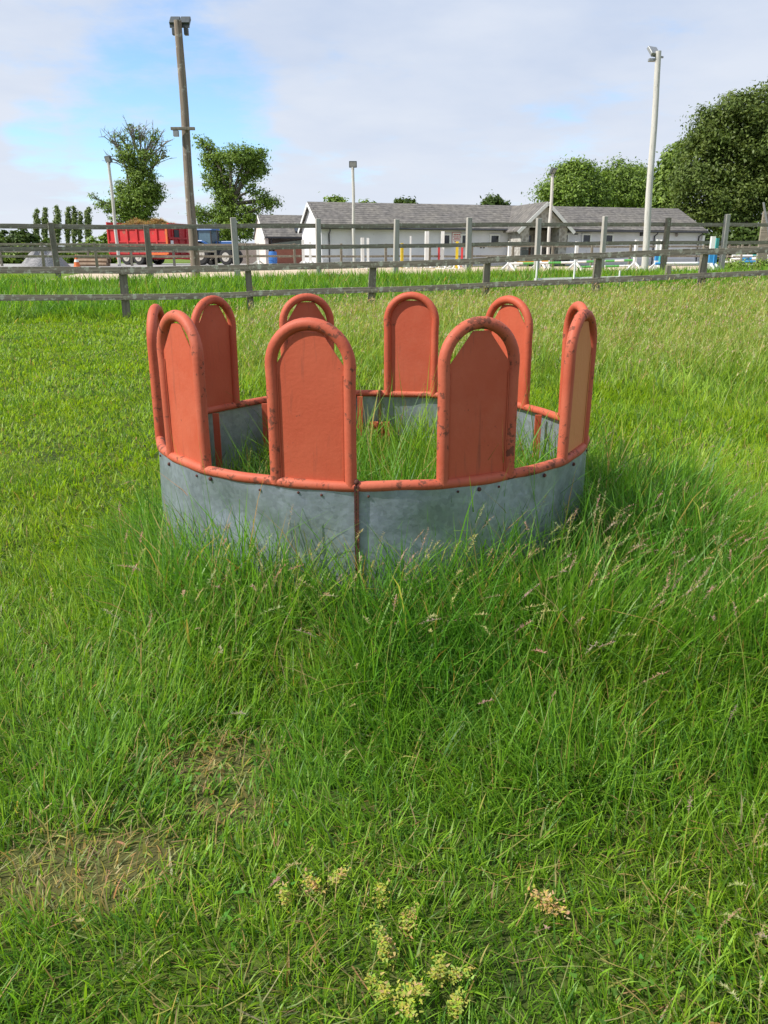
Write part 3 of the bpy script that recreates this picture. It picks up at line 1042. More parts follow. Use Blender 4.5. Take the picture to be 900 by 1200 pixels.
fence('arena_fence', 'tall post and rail fence with pale posts round the near side of the riding arena', -10.5, 26.0, 2.73, 0.859, -3, 12,
      hb, [(lambda i: 1.80 + 0.012 * i, 0.145, 0.05), (lambda i: 1.12 + 0.01 * i, 0.14, 0.05)], 0.19, M['fence_post'], M['fence_b'], pales=(2, 3, 4, 5, 6, 7, 9), side=-1, tilt=0.02)
fence('yard_fence', 'low dark rail fence along the far side of the riding arena before the stables', -14.0, 39.5, 2.35, 0.62, -2, 18,
      1.25, [(1.15, 0.11, 0.045), (0.62, 0.11, 0.045)], 0.13, M['fence_post'], M['fence_b'], side=-1)
fence('field_fence', 'low far fence with dark rails beyond the gravel heap', -34.0, 49.0, 2.6, 0.25, 0, 9,
      1.0, [(0.9, 0.12, 0.04)], 0.14, M['fence_post'], M['fence_b'])

# short stump post standing in the grass by the right hand pole
mb = MB(); mb.box((0, 0, 0.28), (0.17, 0.17, 0.62), taper=0.9)
sx, sy = xat(782, 26.5, 0.8), 26.5
o = mb.build('stump_post', M['fence_post'], bevel=0.015, loc=(sx, sy, g1(sx, sy) - 0.02))
tag(o, 'short grey stump post in the grass in front of the white topped rail', 'post')


# ------------------------------------------------------------------ floodlight poles
def flood_pole(px, Y, ytop, r0, r1, mat, label, lamp, leanx=0.0, group='floodlight poles around the arena', cross=None):
    zg = g1(xat(px, Y, 0.8), Y)
    x = xat(px, Y, zg)
    ht = zat(ytop, Y) - zg
    root = thing('floodlight_pole', label, 'floodlight', (x, Y, zg), 0, group)
    mb = MB()
    pts = [(leanx * k / 10 + 0.015 * math.sin(k * 1.1), 0, -0.3 + (ht + 0.3) * k / 10) for k in range(11)]
    mb.tube(pts, [r0 + (r1 - r0) * k / 10 for k in range(11)], 12)
    mb.build('pole', mat, root, smooth=True)
    lamp(root, Vector((leanx, 0, ht)))
    if cross:
        cross(root, ht)
    return root


def lamp_double(root, top):
    """two floodlights facing away on a bracket"""
    mb = MB(); mb.box(top + Vector((0, 0.16, -0.12)), (0.62, 0.06, 0.08))
    mb.build('bracket', M['lamp_metal'], root)
    for s in (-1, 1):
        mb = MB()
        R = Matrix.Rotation(rad(-50), 3, 'X')
        mb.box(top + Vector((s * 0.165, 0.27, 0.05)), (0.31, 0.12, 0.36), rot=R)
        mb.box(top + Vector((s * 0.19, 0.20, -0.26)), (0.13, 0.16, 0.20))
        ob = mb.build('lamp', M['lamp_metal'], root, bevel=0.015)
        g = MB(); g.box(top + Vector((s * 0.165, 0.27, 0.05)) + R @ Vector((0, 0.064, 0)), (0.26, 0.006, 0.30), rot=R)
        g.build('lamp_glass', M['lamp_glass'], ob)


def lamp_double_pale(root, top):
    mb = MB(); mb.box(top + Vector((0, 0.14, -0.14)), (0.6, 0.06, 0.06), rz=0.5)
    mb.build('bracket', M['lamp_pale'], root)
    R = Matrix.Rotation(0.5, 3, 'Z') @ Matrix.Rotation(rad(-40), 3, 'X')
    mb = MB()
    mb.box(top + Vector((-0.17, 0.10, 0.02)), (0.42, 0.12, 0.36), rot=R)
    mb.box(top + Vector((-0.20, 0.10, -0.27)), (0.26, 0.16, 0.10))
    ob = mb.build('lamp', M['lamp_pale'], root, bevel=0.015)
    g = MB(); g.box(top + Vector((-0.17, 0.10, 0.02)) + R @ Vector((0, 0.064, 0)), (0.36, 0.006, 0.30), rot=R)
    g.build('lamp_glass', M['lamp_glass'], ob)


def lamp_single(yaw, pitch):
    def f(root, top):
        R = Matrix.Rotation(yaw, 3, 'Z') @ Matrix.Rotation(pitch, 3, 'X')
        c = top + Vector((0, 0, 0.16))
        mb = MB(); mb.box(c, (0.46, 0.14, 0.36), rot=R)
        ob = mb.build('lamp', M['lamp_metal'], root, bevel=0.02)
        g = MB(); g.box(c + R @ Vector((0, -0.075, 0)), (0.36, 0.006, 0.26), rot=R)
        g.build('lamp_glass', M['lamp_pale'], ob)
        b = MB(); b.box(top + Vector((0, 0, -0.06)), (0.14, 0.14, 0.16))
        b.build('bracket', M['lamp_metal'], root)
    return f


def step_cross(root, ht):
    z = zat(152, 28) - root.location.z
    mb = MB(); mb.box((0, -0.23, z), (0.78, 0.10, 0.09)); mb.build('step_bar', M['fence_post'], root, bevel=0.01)
    mb = MB(); mb.box((-0.24, -0.20, z - 0.14), (0.17, 0.14, 0.18)); mb.build('junction_box', M['lamp_pale'], root, bevel=0.01)


flood_pole(229.5, 28.0, 24, 0.165, 0.12, M['pole_wood'], 'tallest brown timber pole with a crossbar halfway up and two floodlights', lamp_double, 0.05, cross=step_cross)
flood_pole(755, 32.6, 60, 0.14, 0.105, M['pole_pale'], 'tall whitish leaning pole with paired floodlights beside the big dark tree', lamp_double_pale, -0.30)
flood_pole(415, 50.0, 196, 0.10, 0.085, M['pole_pale'], 'slim white pole with one floodlight in front of the long stable roof', lamp_single(0.0, 0.15))
flood_pole(641, 48.0, 204, 0.10, 0.085, M['pole_pale'], 'slim cream pole with one floodlight beside the gabled stone porch', lamp_single(0.9, 0.5))
flood_pole(140, 50.0, 190, 0.10, 0.085, M['pole_pale'], 'slim pole with one floodlight standing before the red trailer', lamp_single(-0.5, 0.35))

# the grey strut post at the right hand edge
px_, Yp = 893, 40.0
xx = xat(px_, Yp, 1.5); zg = g1(xx, Yp)
rt = thing('strut_post', 'broad grey post with a slanting strut at the right hand end of the arena', 'post', (xx, Yp, zg))
mb = MB(); mb.box((0, 0, 1.35), (0.5, 0.12, 2.7)); mb.build('post', M['fence_b'], rt, bevel=0.01)
mb = MB(); mb.bar((-0.35, -0.1, 3.1), (0.15, -0.1, 1.6), 0.07, 0.07); mb.build('strut', M['lamp_pale'], rt)


# ------------------------------------------------------------------ stables
BAX = rad(16.0)


def gable_shell(L, w2, zw, zr):
    """walls of a simple gabled house, local x along the length, y from 0 (front) to 2*w2"""
    mb = MB()
    v = [(0, 0, -0.3), (L, 0, -0.3), (L, 2 * w2, -0.3), (0, 2 * w2, -0.3), (0, 0, zw), (L, 0, zw), (L, 2 * w2, zw), (0, 2 * w2, zw), (0, w2, zr), (L, w2, zr)]
    f = [(0, 1, 5, 4), (2, 3, 7, 6), (1, 2, 6, 9, 5), (3, 0, 4, 8, 7), (4, 5, 9, 8), (6, 7, 8, 9)]
    mb._add(v, f)
    return mb


def roof_slab(mb, L, w2, zw, zr, ov, x0=0.0, t=0.09, front=True):
    sl = (zr - zw) / w2
    for s in ([1] if front is True else [-1]) if front in (True, False) else [1, -1]:
        ye = -ov if s == 1 else 2 * w2 + ov
        ze = zw - sl * ov
        p = [(x0 - ov * .6, ye, ze + .02), (L + ov * .6, ye, ze + .02), (L + ov * .6, w2, zr + .02), (x0 - ov * .6, w2, zr + .02)]
        q = [(a, b, c + t) for a, b, c in p]
        mb._add(p + q, [(0, 3, 2, 1), (4, 5, 6, 7), (0, 1, 5, 4), (1, 2, 6, 5), (2, 3, 7, 6), (3, 0, 4, 7)])


def stable_window(parent, x, z, y=0.0, s=0.62, vent=False):
    fr = MB()
    for dx, dz, sx, sz in ((0, s / 2, s + .12, .10), (0, -s / 2, s + .12, .10), (-s / 2, 0, .10, s - .1), (s / 2, 0, .10, s - .1)):
        fr.box((x + dx, y - 0.03, z + dz), (sx, 0.10, sz))
    o = fr.build('window', M['white'], parent)
    g = MB(); g.box((x, y - 0.012, z), (s - .1, 0.02, s - .1)); g.build('pane', M['glass'], o)
    sl = MB(); sl.box((x, y - 0.07, z - s / 2 - .085), (s + .25, 0.16, 0.07)); sl.build('sill', M['render_low'], o)


def make_stables():
    zg = 0.82
    fx = xat(377, 50.0, 2.0)
    root = thing('stable_building', 'long low white stable block with a grey tiled roof and a stone gabled porch', 'stable', (fx, 50.0, zg), BAX)
    EZ, RZ = 2.34, 3.83          # eave and ridge above the yard

    def along(px):
        # distance along the front where picture column px falls
        u = (px - 450) / F
        best = None
        for k in range(0, 3200):
            s = k / 100
            X = fx + s * math.cos(BAX); Y = 50 + s * math.sin(BAX)
            if X / (Y * CP - (3.0 - H_EYE) * SP) >= u:
                return s
        return 31.0
    L1 = along(612); L = along(823)
    HW = 3.3
    gable_shell(L, HW, EZ, RZ).build('wall', M['render'], root)
    r = MB(); roof_slab(r, L, HW, EZ, RZ, 0.32, 0.0, front='both')
    r.build('roof', M['roof'], root)
    # barge boards on the near gable
    mb = MB()
    for y0, y1 in ((-0.35, HW), (2 * HW + .35, HW)):
        sl = (RZ - EZ) / HW
        za = RZ - sl * abs(y0 - HW)
        mb.bar((-0.215, y0, za - 0.03), (-0.215, y1, RZ - 0.03), 0.03, 0.20)
    mb.build('bargeboard', M['white'], root)
    # plinth
    mb = MB(); mb.box((L / 2, -0.02, 0.12), (L - 0.1, 0.04, 0.65)); mb.build('plinth', M['render_low'], root)
    # gutters and down pipes
    sl = (RZ - EZ) / HW
    mb = MB(); mb.tube([(-.1, -0.40, EZ - sl * .32 + .03), (along(601), -0.40, EZ - sl * .32 + .03)], 0.055, 8); mb.build('gutter', M['gutter'], root)
    mb = MB(); mb.tube([(along(652), -0.40, EZ - .145), (L + .15, -0.40, EZ - .145)], 0.055, 8); mb.build('gutter', M['gutter'], root)
    for px in (385, 767, 819):
        s = along(px)
        mb = MB(); mb.tube([(s, -0.40, EZ - .14), (s, -0.38, EZ - .25), (s, -0.06, EZ - .42), (s, -0.06, 0.0)], 0.045, 8); mb.build('downpipe', M['gutter'], root)
    mb = MB(); mb.box((L + .02, -0.10, 0.95), (0.18, 0.2, 2.1)); mb.build('corner_board', M['white'], root)
    for px in (522, 546, 580, 661, 687.5, 713.7):
        s = along(px)
        zz = 1.62 if px < 600 else 1.70
        stable_window(root, s, zz)
    # small fittings on the wall
    mb = MB(); s = along(674.5); mb.box((s, -0.03, 2.02), (0.32, 0.05, 0.07)); mb.build('vent_slot', M['gutter'], root)
    mb = MB(); s = along(751); mb.box((s, -0.12, 2.05), (0.16, 0.2, 0.22)); mb.build('wall_lamp', M['gutter'], root)
    mb = MB(); s = along(792); mb.ball((s, -0.12, 2.02), 0.11); mb.build('alarm_bell', M['brownwall'], root)
    mb = MB()
    for px in (564, 567.5):
        mb.box((along(px), -0.04, 1.22), (0.09, 0.06, 0.22))
    mb.build('hook_pair', M['gutter'], root)
    # notice board with red border and red lines of lettering
    s = along(535)
    nb = MB(); nb.box((s, -0.03, 1.70), (0.62, 0.03, 0.74)); ob = nb.build('notice', M['white'], root)
    nl = MB()
    for zz, wd, th in ((1.92, 0.40, 0.07), (1.79, 0.46, 0.05), (1.70, 0.34, 0.05), (1.61, 0.44, 0.05), (1.50, 0.28, 0.05)):
        k = 0; x = s - wd / 2
        rr = random.Random(int(zz * 100))
        while x < s + wd / 2:
            wl = rr.uniform(0.05, 0.13); nl.box((x + wl / 2, -0.048, zz), (wl, 0.006, th)); x += wl + 0.025
    for dx, dz, sx, sz in ((0, .355, .62, .025), (0, -.355, .62, .025), (-.297, 0, .025, .68), (.297, 0, .025, .68)):
        nl.box((s + dx, -0.048, 1.70 + dz), (sx, 0.006, sz))
    nl.build('lettering', M['signred'], ob)
    # porch: two rubble piers, gabled roof, recessed brown door
    c = along(627); hw = 1.62; dp = 1.9
    yf = -dp
    c -= 0.3
    for s_ in (-1, 1):
        mb = MB(); mb.box((c + s_ * (hw - .28), yf / 2 - .02, EZ / 2 - .1), (0.56, dp, EZ + .2)); mb.build('porch_pier', M['stone'], root)
    zr = EZ + 1.42
    mb = MB()
    mb.prism([(-hw + .02, EZ + .0), (hw - .02, EZ + .0), (0, zr - .08)], 0.3, lambda u, v, w: Vector((c + u, yf + .16 + w, v)))
    mb.build('porch_gable', M['stone'], root)
    mb = MB()
    ov = 0.35
    slp = (zr - EZ) / hw
    for s_ in (-1, 1):
        a = (c + s_ * (hw + ov), yf - .3, EZ - ov * slp + .03); b = (c, yf - .3, zr + .03); d2 = (c, 3.15, zr + .03); e = (c + s_ * (hw + ov), 0.2, EZ - ov * slp + .03)
        p = [a, b, d2, e]; q = [(x, y, z + .08) for x, y, z in p]
        mb._add(p + q, [(0, 3, 2, 1), (4, 5, 6, 7), (0, 1, 5, 4), (1, 2, 6, 5), (2, 3, 7, 6), (3, 0, 4, 7)])
    mb.build('porch_roof', M['roof'], root)
    mb = MB()
    for s_ in (-1, 1):
        mb.bar((c + s_ * (hw + ov), yf - .33, EZ - ov * slp - .02), (c, yf - .33, zr + .0), 0.04, 0.20)
    mb.build('porch_bargeboard', M['white'], root)
    mb = MB(); mb.box((c, -0.05, 1.15), (2 * hw - 1.15, 0.08, 2.3)); mb.build('porch_back_wall', M['brownwall'], root)
    dr = MB(); dr.box((c - .45, -0.13, 0.55), (0.85, 0.06, 1.1)); dr = dr.build('door', M['door'], root)
    g = MB(); g.box((c - .45, -0.13, 1.52), (0.75, 0.06, 0.8)); g.build('door_glass', M['glass'], dr)
    fr = MB()
    for dx in (-.47, .47):
        fr.box((c - .45 + dx, -0.15, 1.0), (0.09, 0.08, 2.0))
    fr.box((c - .45, -0.15, 2.06), (1.03, 0.08, 0.3)); fr.build('door_frame', M['post_pale'], dr)
    mb = MB(); mb.box((c - hw + .25, yf - .12, 0.75), (0.5, 0.16, 0.5)); mb.box((c - hw + .25, yf - .12, 1.2), (0.4, 0.10, 0.25)); mb.build('meter_box', M['lamp_metal'], root)
    mb = MB(); mb.box((c + hw - .2, yf - .3, 0.4), (0.55, 0.35, 0.5)); mb.build('bench_box', M['dark'], root)

    # ---- the older shed to the left
    fx2 = xat(313, 62.0, 2.0)
    sh = thing('shed', 'smaller open fronted shed with a pinkish gable and terracotta boarding left of the stables', 'shed', (fx2, 62.0, zg), BAX)
    E2, R2 = 2.06, 3.62
    w2 = 3.2; L2 = 7.0
    mb = MB()
    # gable walls and back wall; the front stands open above a low boarding
    for x in (0.0, L2):
        mb.prism([(0, -.3), (2 * w2, -.3), (2 * w2, E2), (w2, R2), (0, E2)], 0.25, lambda u, v, w, x=x: Vector((x + w, u, v)))
    mb.box((L2 / 2, 2 * w2 - .13, E2 / 2 - .1), (L2 - .26, 0.25, E2 + .2))
    mb.box((L2 / 2, 2.2, E2 / 2 - .1), (L2 - .27, 0.2, E2 + .1))
    mb.build('wall', M['pink_render'], sh)
    mb = MB(); roof_slab(mb, L2, w2, E2, R2, 0.35, front='both'); ro = mb.build('roof', M['roof'], sh)
    mb = MB()
    sl2 = (R2 - E2) / w2
    R = Matrix.Rotation(math.atan(sl2), 3, 'X')
    mb.box((2.75, 0.75, E2 + sl2 * .75 + .17), (0.95, 0.95, 0.08), rot=R); mb.build('skylight', M['glass'], ro)
    mb = MB(); mb.box((L2 / 2 + .2, 0.25, 0.55), (L2 - .8, 0.08, 1.35)); mb.build('boarding', M['terracotta'], sh)
    mb = MB(); mb.bar((0.35, 0.15, 1.35), (4.2, 0.15, 1.78), 0.08, 0.36); mb.build('lintel_board', M['greenboard'], sh)
    mb = MB(); mb.bar((-.1, -.38, E2 - .1), (L2, -.38, E2 - .1), 0.08, 0.12); mb.build('gutter', M['gutter'], sh)
    mb = MB(); mb.bar((-.22, -.36, E2 - .22), (-.22, w2, R2 - .02), 0.04, 0.2); mb.build('bargeboard', M['white'], sh)
    mb = MB(); mb.tube([(0.35, -.05, E2 - .1), (0.35, -.05, 0)], 0.06, 8); mb.build('downpipe', M['gutter'], sh)
    # hanging basket / barrel
    q = W(320, 303, 56); 
    bx = xat(320, 57, 1.0)
    b = MB()
    prof = [(0.27, 0), (0.30, .15), (0.31, .45), (0.30, .75), (0.26, .9)]
    b.tube([(0, 0, z) for r_, z in prof], [r_ for r_, z in prof], 16); 
    b.tube([(0, 0, .30), (0, 0, .33)], .325, 16); b.tube([(0, 0, .60), (0, 0, .63)], .325, 16)
    o = b.build('barrel', M['barrel'], None, smooth=True, loc=(bx, 57, 0.856)); tag(o, 'blue plastic barrel standing before the terracotta boarding', 'barrel')
    # low block wall between tractor and shed
    wx = xat(274, 66, 1.0)
    mb = MB(); mb.box((1.9, 0, 0.75), (3.9, 0.25, 1.6)); mb.box((1.9, 0, 1.58), (4.0, 0.33, 0.08)); o = mb.build('yard_wall', M['brownwall'], None, loc=(wx - .2, 66, 0.82), rz=0.1)
    tag(o, 'low dull brown block wall between the tractor and the shed', 'wall')
    # reddish shrub tub by the shed and a dark figure-like ornament on the stable wall are too small to tell


make_stables()


# ------------------------------------------------------------------ trailer, load, tractor
def wheel(parent, c, r, w, rim_r, name='wheel'):
    mb = MB()
    n = 24
    for s0, s1, ra, rb in ((-w / 2, -w / 2 + .05, r * .9, r), (-w / 2 + .05, w / 2 - .05, r, r), (w / 2 - .05, w / 2, r, r * .9)):
        vs = []
        for j in range(n):
            a = 2 * math.pi * j / n
            vs.append((c[0] + ra * math.cos(a), c[1] + s0, c[2] + ra * math.sin(a)))
        for j in range(n):
            a = 2 * math.pi * j / n
            vs.append((c[0] + rb * math.cos(a), c[1] + s1, c[2] + rb * math.sin(a)))
        mb._add(vs, [(j, (j + 1) % n, n + (j + 1) % n, n + j) for j in range(n)])
    for s in (-1, 1):
        vs = [(c[0] + r * .9 * math.cos(2 * math.pi * j / n), c[1] + s * w / 2, c[2] + r * .9 * math.sin(2 * math.pi * j / n)) for j in range(n)]
        mb._add(vs, [tuple(range(n))])
    o = mb.build(name, M['tyre'], parent, smooth=True)
    mb = MB()
    for s in (-1, 1):
        mb.tube([(c[0], c[1] + s * (w / 2 - .05), c[2]), (c[0], c[1] + s * (w / 2 + .015), c[2])], rim_r, 20)
        mb.tube([(c[0], c[1] + s * (w / 2), c[2]), (c[0], c[1] + s * (w / 2 + .04), c[2])], rim_r * .35, 12)
    mb.build('wheel_rim', M['rimpaint'], o)
    return o


def make_trailer():
    yaw = rad(-22)
    Y = 58.0
    x = xat(176, Y, 1.5)
    root = thing('farm_trailer', 'red high sided farm trailer with twin axles heaped with straw, behind the arena fence', 'trailer', (x, Y, 0.86), yaw)
    L, Wd = 5.1, 2.4; z0, z1 = 0.75, 2.45
    mb = MB(); mb.box((0, 0, z0 - .06), (L, Wd, 0.12)); mb.build('floor_bed', M['trailer_dark'], root)
    for s in (-1, 1):
        mb = MB(); mb.box((0, s * (Wd / 2 - .03), (z0 + z1) / 2), (L, 0.05, z1 - z0))
        for k in range(7):
            xx = -L / 2 + .06 + k * (L - .12) / 6
            mb.box((xx, s * (Wd / 2 + .04), (z0 + z1) / 2), (0.12, 0.09, z1 - z0 + .04))
        for zz in (z0 + .05, z0 + .80, z1 - .06):
            mb.box((0, s * (Wd / 2 + .025), zz), (L - .02, 0.055, 0.11))
        mb.build('side_panel', M['trailer'], root)
    mb = MB(); mb.box((L / 2 + .02, 0, (z0 + z1) / 2 + .1), (0.06, Wd, z1 - z0 + .3))
    for yy in (-.8, 0, .8):
        mb.box((L / 2 + .08, yy, (z0 + z1) / 2 + .1), (0.08, 0.1, z1 - z0 + .25))
    mb.box((L / 2 + .10, 0, 1.75), (0.08, Wd + .02, 0.12)); mb.box((L / 2 + .1, 0, z1 + .22), (0.1, Wd + .02, 0.1))
    ob = mb.build('front_panel', M['trailer_dark'], root)
    mb = MB(); mb.box((L / 2 + .115, -.35, 2.05), (0.03, 0.5, 0.5)); mb.build('view_grille', M['dark'], ob)
    mb = MB(); mb.box((L / 2 + .13, -.95, 1.45), (0.02, 0.3, 0.3)); mb.build('number_plate', M['white'], ob)
    mb = MB(); mb.box((-L / 2 - .03, 0, (z0 + z1) / 2 + .2), (0.07, Wd, z1 - z0 + .4)); mb.build('tailgate', M['trailer'], root)
    mb = MB(); mb.box((L / 2 - .03, -Wd / 2 - .085, (z0 + z1) / 2), (0.14, 0.08, z1 - z0 + .1)); mb.build('corner_strip', M['orange'], root)
    mb = MB(); mb.box((L / 2 - .9, -Wd / 2 - .08, z0 - .02), (1.6, 0.06, 0.14)); mb.build('reflector_strip', M['orange'], root)
    mb = MB(); mb.bar((-L / 2, -.5, z0 - .25), (L / 2, -.5, z0 - .25), 0.15, 0.25); mb.bar((-L / 2, .5, z0 - .25), (L / 2, .5, z0 - .25), 0.15, 0.25)
    mb.bar((L / 2, -.5, z0 - .25), (L / 2 + 1.5, 0, z0 - .35), .14, .2); mb.bar((L / 2, .5, z0 - .25), (L / 2 + 1.5, 0, z0 - .35), .14, .2); mb.build('chassis', M['trailer_dark'], root)
    for xx in (-1.15, -0.10):
        for s in (-1, 1):
            wheel(root, (xx, s * (Wd / 2 - .22), 0.50), 0.50, 0.40, 0.27)
    mb = MB(); mb.bar((-1.15, -.9, .5), (-1.15, .9, .5), .12, .12); mb.bar((-.1, -.9, .5), (-.1, .9, .5), .12, .12); mb.build('axle', M['dark'], root)
    # the heaped straw load
    rs = np.random.RandomState(3)
    mb = MB(); nx, ny = 26, 14; vs = []
    hmap = lambda u, v: 0.20 + (0.36 + 0.50 * float(vnoise(u * 3 + 5, v * 2, 0.55, 1)) - .22 * math.exp(-((u - .05) / .12) ** 2)) * max(0, 1 - abs(u) ** 3.5) * max(0, 1 - abs(v) ** 3)
    for i in range(nx + 1):
        for j in range(ny + 1):
            u = -1 + 2 * i / nx; v = -1 + 2 * j / ny
            vs.append((u * (L / 2 - .08), v * (Wd / 2 - .08), z1 - .35 + hmap(u, v)))
    k = ny + 1
    fs = [(i * k + j, (i + 1) * k + j, (i + 1) * k + j + 1, i * k + j + 1) for i in range(nx) for j in range(ny)]
    n0 = len(vs)
    vs2 = [(a, b, z1 - .45) for a, b, c in vs]
    V = np.array(vs, float)
    nst = 9000
    U = rs.uniform(-1, 1, (nst, 2))
    zz = np.array([z1 - .36 + hmap(a, b) for a, b in U])
    P = U * np.array([L / 2 - .06, Wd / 2 - .06])
    tint = np.stack([rs.uniform(.28, .50, nst), rs.uniform(.19, .35, nst), rs.uniform(.08, .16, nst)], -1)
    B = blades(P, rs.uniform(.12, .34, nst), np.full(nst, .03), rs.uniform(0, 6.28, nst), rs.uniform(.5, 1.5, nst), rs.uniform(0, 1, nst), tint, 2, zbase=zz)
    allV = np.concatenate([V, B[0]]); T = np.concatenate([np.tile([[.26, .18, .09]], (len(V), 1)), B[1]])
    o = np_mesh('straw_load', allV, [np.concatenate([np.array(fs), B[2] + len(V)]), B[3] + len(V)], M['straw'], T)
    o.location = root.location; o.rotation_euler = root.rotation_euler
    tag(o, 'heap of brown straw piled above the sides of the red trailer', 'straw heap')
    # tractor coupled ahead
    d = Vector((math.cos(yaw), math.sin(yaw), 0))
    tp = Vector(root.location) + d * 4.75
    tr = thing('tractor', 'blue farm tractor with a glazed cab and pale wheels in front of the red trailer', 'tractor', tp, rad(-16)); tr.scale = (.84, .88, .9)
    for s in (-1, 1):
        wheel(tr, (0, s * .85, 0.80), 0.80, 0.45, 0.45)
        wheel(tr, (2.25, s * .80, 0.58), 0.58, 0.36, 0.33)
        mb = MB()
        mb.tube([(0.95 * math.cos(a), s * .85, .80 + .95 * math.sin(a)) for a in [rad(20 + 15 * q) for q in range(10)]], .05, 6)
        for q in range(9):
            a0, a1 = rad(20 + 15 * q), rad(35 + 15 * q)
            mb.bar((.92 * math.cos(a0), s * .85, .8 + .92 * math.sin(a0)), (.92 * math.cos(a1), s * .85, .8 + .92 * math.sin(a1)), .5, .04)
        mb.build('mudguard', M['tractor'], tr)
    mb = MB(); mb.box((1.1, 0, .85), (3.0, .55, .5)); mb.bar((2.25, -.7, .6), (2.25, .7, .6), .14, .14); mb.build('chassis', M['dark'], tr)
    mb = MB(); mb.box((1.85, 0, 1.42), (1.75, .78, .62), taper=.88); ho = mb.build('bonnet', M['tractor'], tr, bevel=.05)
    mb = MB(); mb.box((2.735, 0, 1.30), (.03, .6, .5)); mb.build('grille', M['dark'], ho)
    for s in (-1, 1):
        mb = MB(); mb.box((2.75, s * .22, 1.45), (.03, .16, .1)); mb.build('headlight', M['lamp_pale'], ho)
    mb = MB(); mb.tube([(1.35, -.45, 1.5), (1.35, -.45, 2.5)], .05, 8); mb.build('exhaust', M['dark'], tr)
    mb = MB(); mb.box((.25, 0, 1.2), (1.35, 1.15, .5)); mb.build('cab_base', M['tractor'], tr)
    mb = MB(); mb.box((.25, 0, 1.97), (1.32, 1.22, 1.05), taper=.93); ca = mb.build('cab_glazing', M['cabglass'], tr)
    mb = MB()
    for sx_ in (-.4, .9):
        for s in (-1, 1):
            mb.bar((sx_, s * .645, 1.4), (sx_ * .93 + .01, s * .61, 2.52), .10, .08)
    mb.build('cab_frame', M['dark'], tr)
    mb = MB(); mb.box((.25, 0, 2.58), (1.6, 1.4, .18), taper=.9); mb.build('cab_roof', M['tractor'], tr, bevel=.03)


make_trailer()


# ------------------------------------------------------------------ heaps on the left
def mound(name, px0, px1, ytop, Y, mat, label, cat, depth=2.4, seed=1, flat=2.0):
    xa, xb = xat(px0, Y, 1), xat(px1, Y, 1); c = (xa + xb) / 2; hw = (xb - xa) / 2
    zg = g1(c, Y) - .05; h = zat(ytop, Y) - zg
    nx, ny = 30, 20; vs = []
    for i in range(nx + 1):
        for j in range(ny + 1):
            u = -1 + 2 * i / nx; v = -1 + 2 * j / ny
            r = math.sqrt(u * u + v * v)
            z = h * max(0, 1 - r ** flat) * (0.75 + 0.5 * float(vnoise(u * 4, v * 4, .9, seed)))
            vs.append((u * hw, v * depth, z))
    k = ny + 1
    fs = [(i * k + j, (i + 1) * k + j, (i + 1) * k + j + 1, i * k + j + 1) for i in range(nx) for j in range(ny)]
    mb = MB(); mb._add(vs, fs)
    o = mb.build(name, mat, None, smooth=False, loc=(c, Y, zg))
    tag(o, label, cat)
    return o


mound('gravel_heap', 28, 78, 292, 46, M['gravel'], 'grey gravel heap behind the arena fence', 'gravel heap', seed=5, flat=1.6)

# stacked logs
lx = xat(93, 50, 1.0)
zg = g1(lx, 50)
rl = random.Random(5)
nlog = 0
for row, cnt in enumerate((6, 5, 4)):
    for k in range(cnt):
        mb = MB(); r = rl.uniform(.10, .14)
        L_ = rl.uniform(1.6, 1.95)
        mb.tube([(-L_ / 2, 0, 0), (0, 0, rl.uniform(-.02, .02)), (L_ / 2, 0, 0)], [r, r * .97, r * .93], 9)
        o = mb.build('log', M['log'], None, smooth=True, loc=(lx + .95 + rl.uniform(-.08, .08), 50 + (k - cnt / 2) * .27, zg + .13 + row * .22), rz=rl.uniform(-.04, .04))
        lay = ('bottom', 'middle', 'top')[row]
        place = ['nearest the camera', 'second from the camera', 'third from the camera', 'fourth from the camera', 'fifth from the camera', 'furthest from the camera'][k if k < cnt - 1 else 5]
        tag(o, f'brown log in the {lay} layer of the woodpile, {place}', 'log', 'logs stacked beside the gravel heap')
        nlog += 1

# orange marker
ox = xat(90, 47, 1.0)
mb = MB(); mb.tube([(0, 0, 0.02), (0, 0, .1), (0.0, 0, .55), (0, 0, .7)], [.2, .17, .07, .04], 12); mb.box((0, 0, .01), (.46, .46, .04))
mb.mat(1); mb.tube([(0, 0, .3), (0, 0, .44)], [.134, .10], 12)
o = mb.build('traffic_cone', [M['orange'], M['white']], None, loc=(ox, 47, g1(ox, 47))); tag(o, 'orange traffic cone at the end of the woodpile', 'cone')


# ------------------------------------------------------------------ show jumping stands and poles
def pos_by_px(px, Y):
    x = xat(px, Y, 0.9)
    return x, Y, g1(x, Y) + 0.03


def stand(px, Y, ytop, mats, label, w=0.11, feet=True, cups=True, name='jump_stand'):
    x, y, z = pos_by_px(px, Y)
    h = zat(ytop, Y) - z
    root = thing(name, label, 'jump stand', (x, y, z), rngf.uniform(-.3, .3), 'jump stands in the riding arena')
    n = len(mats)
    mb = MB()
    for k, m in enumerate(mats):
        mb.mat(k)
        mb.box((0, 0, .05 + (h - .05) * (k + .5) / n), (w, w, (h - .05) / n - (.0 if k == n - 1 else .002)))
    mb.build('upright', [M[m] for m in mats], root)
    if feet:
        mb = MB()
        for a in (0.3, 1.9, 3.45, 5.0):
            d = Vector((math.cos(a), math.sin(a), 0))
            mb.bar(d * .06 + Vector((0, 0, .34)), d * .46 + Vector((0, 0, .04)), .05, .07)
        mb.build('foot', M['white'], root)
    return root


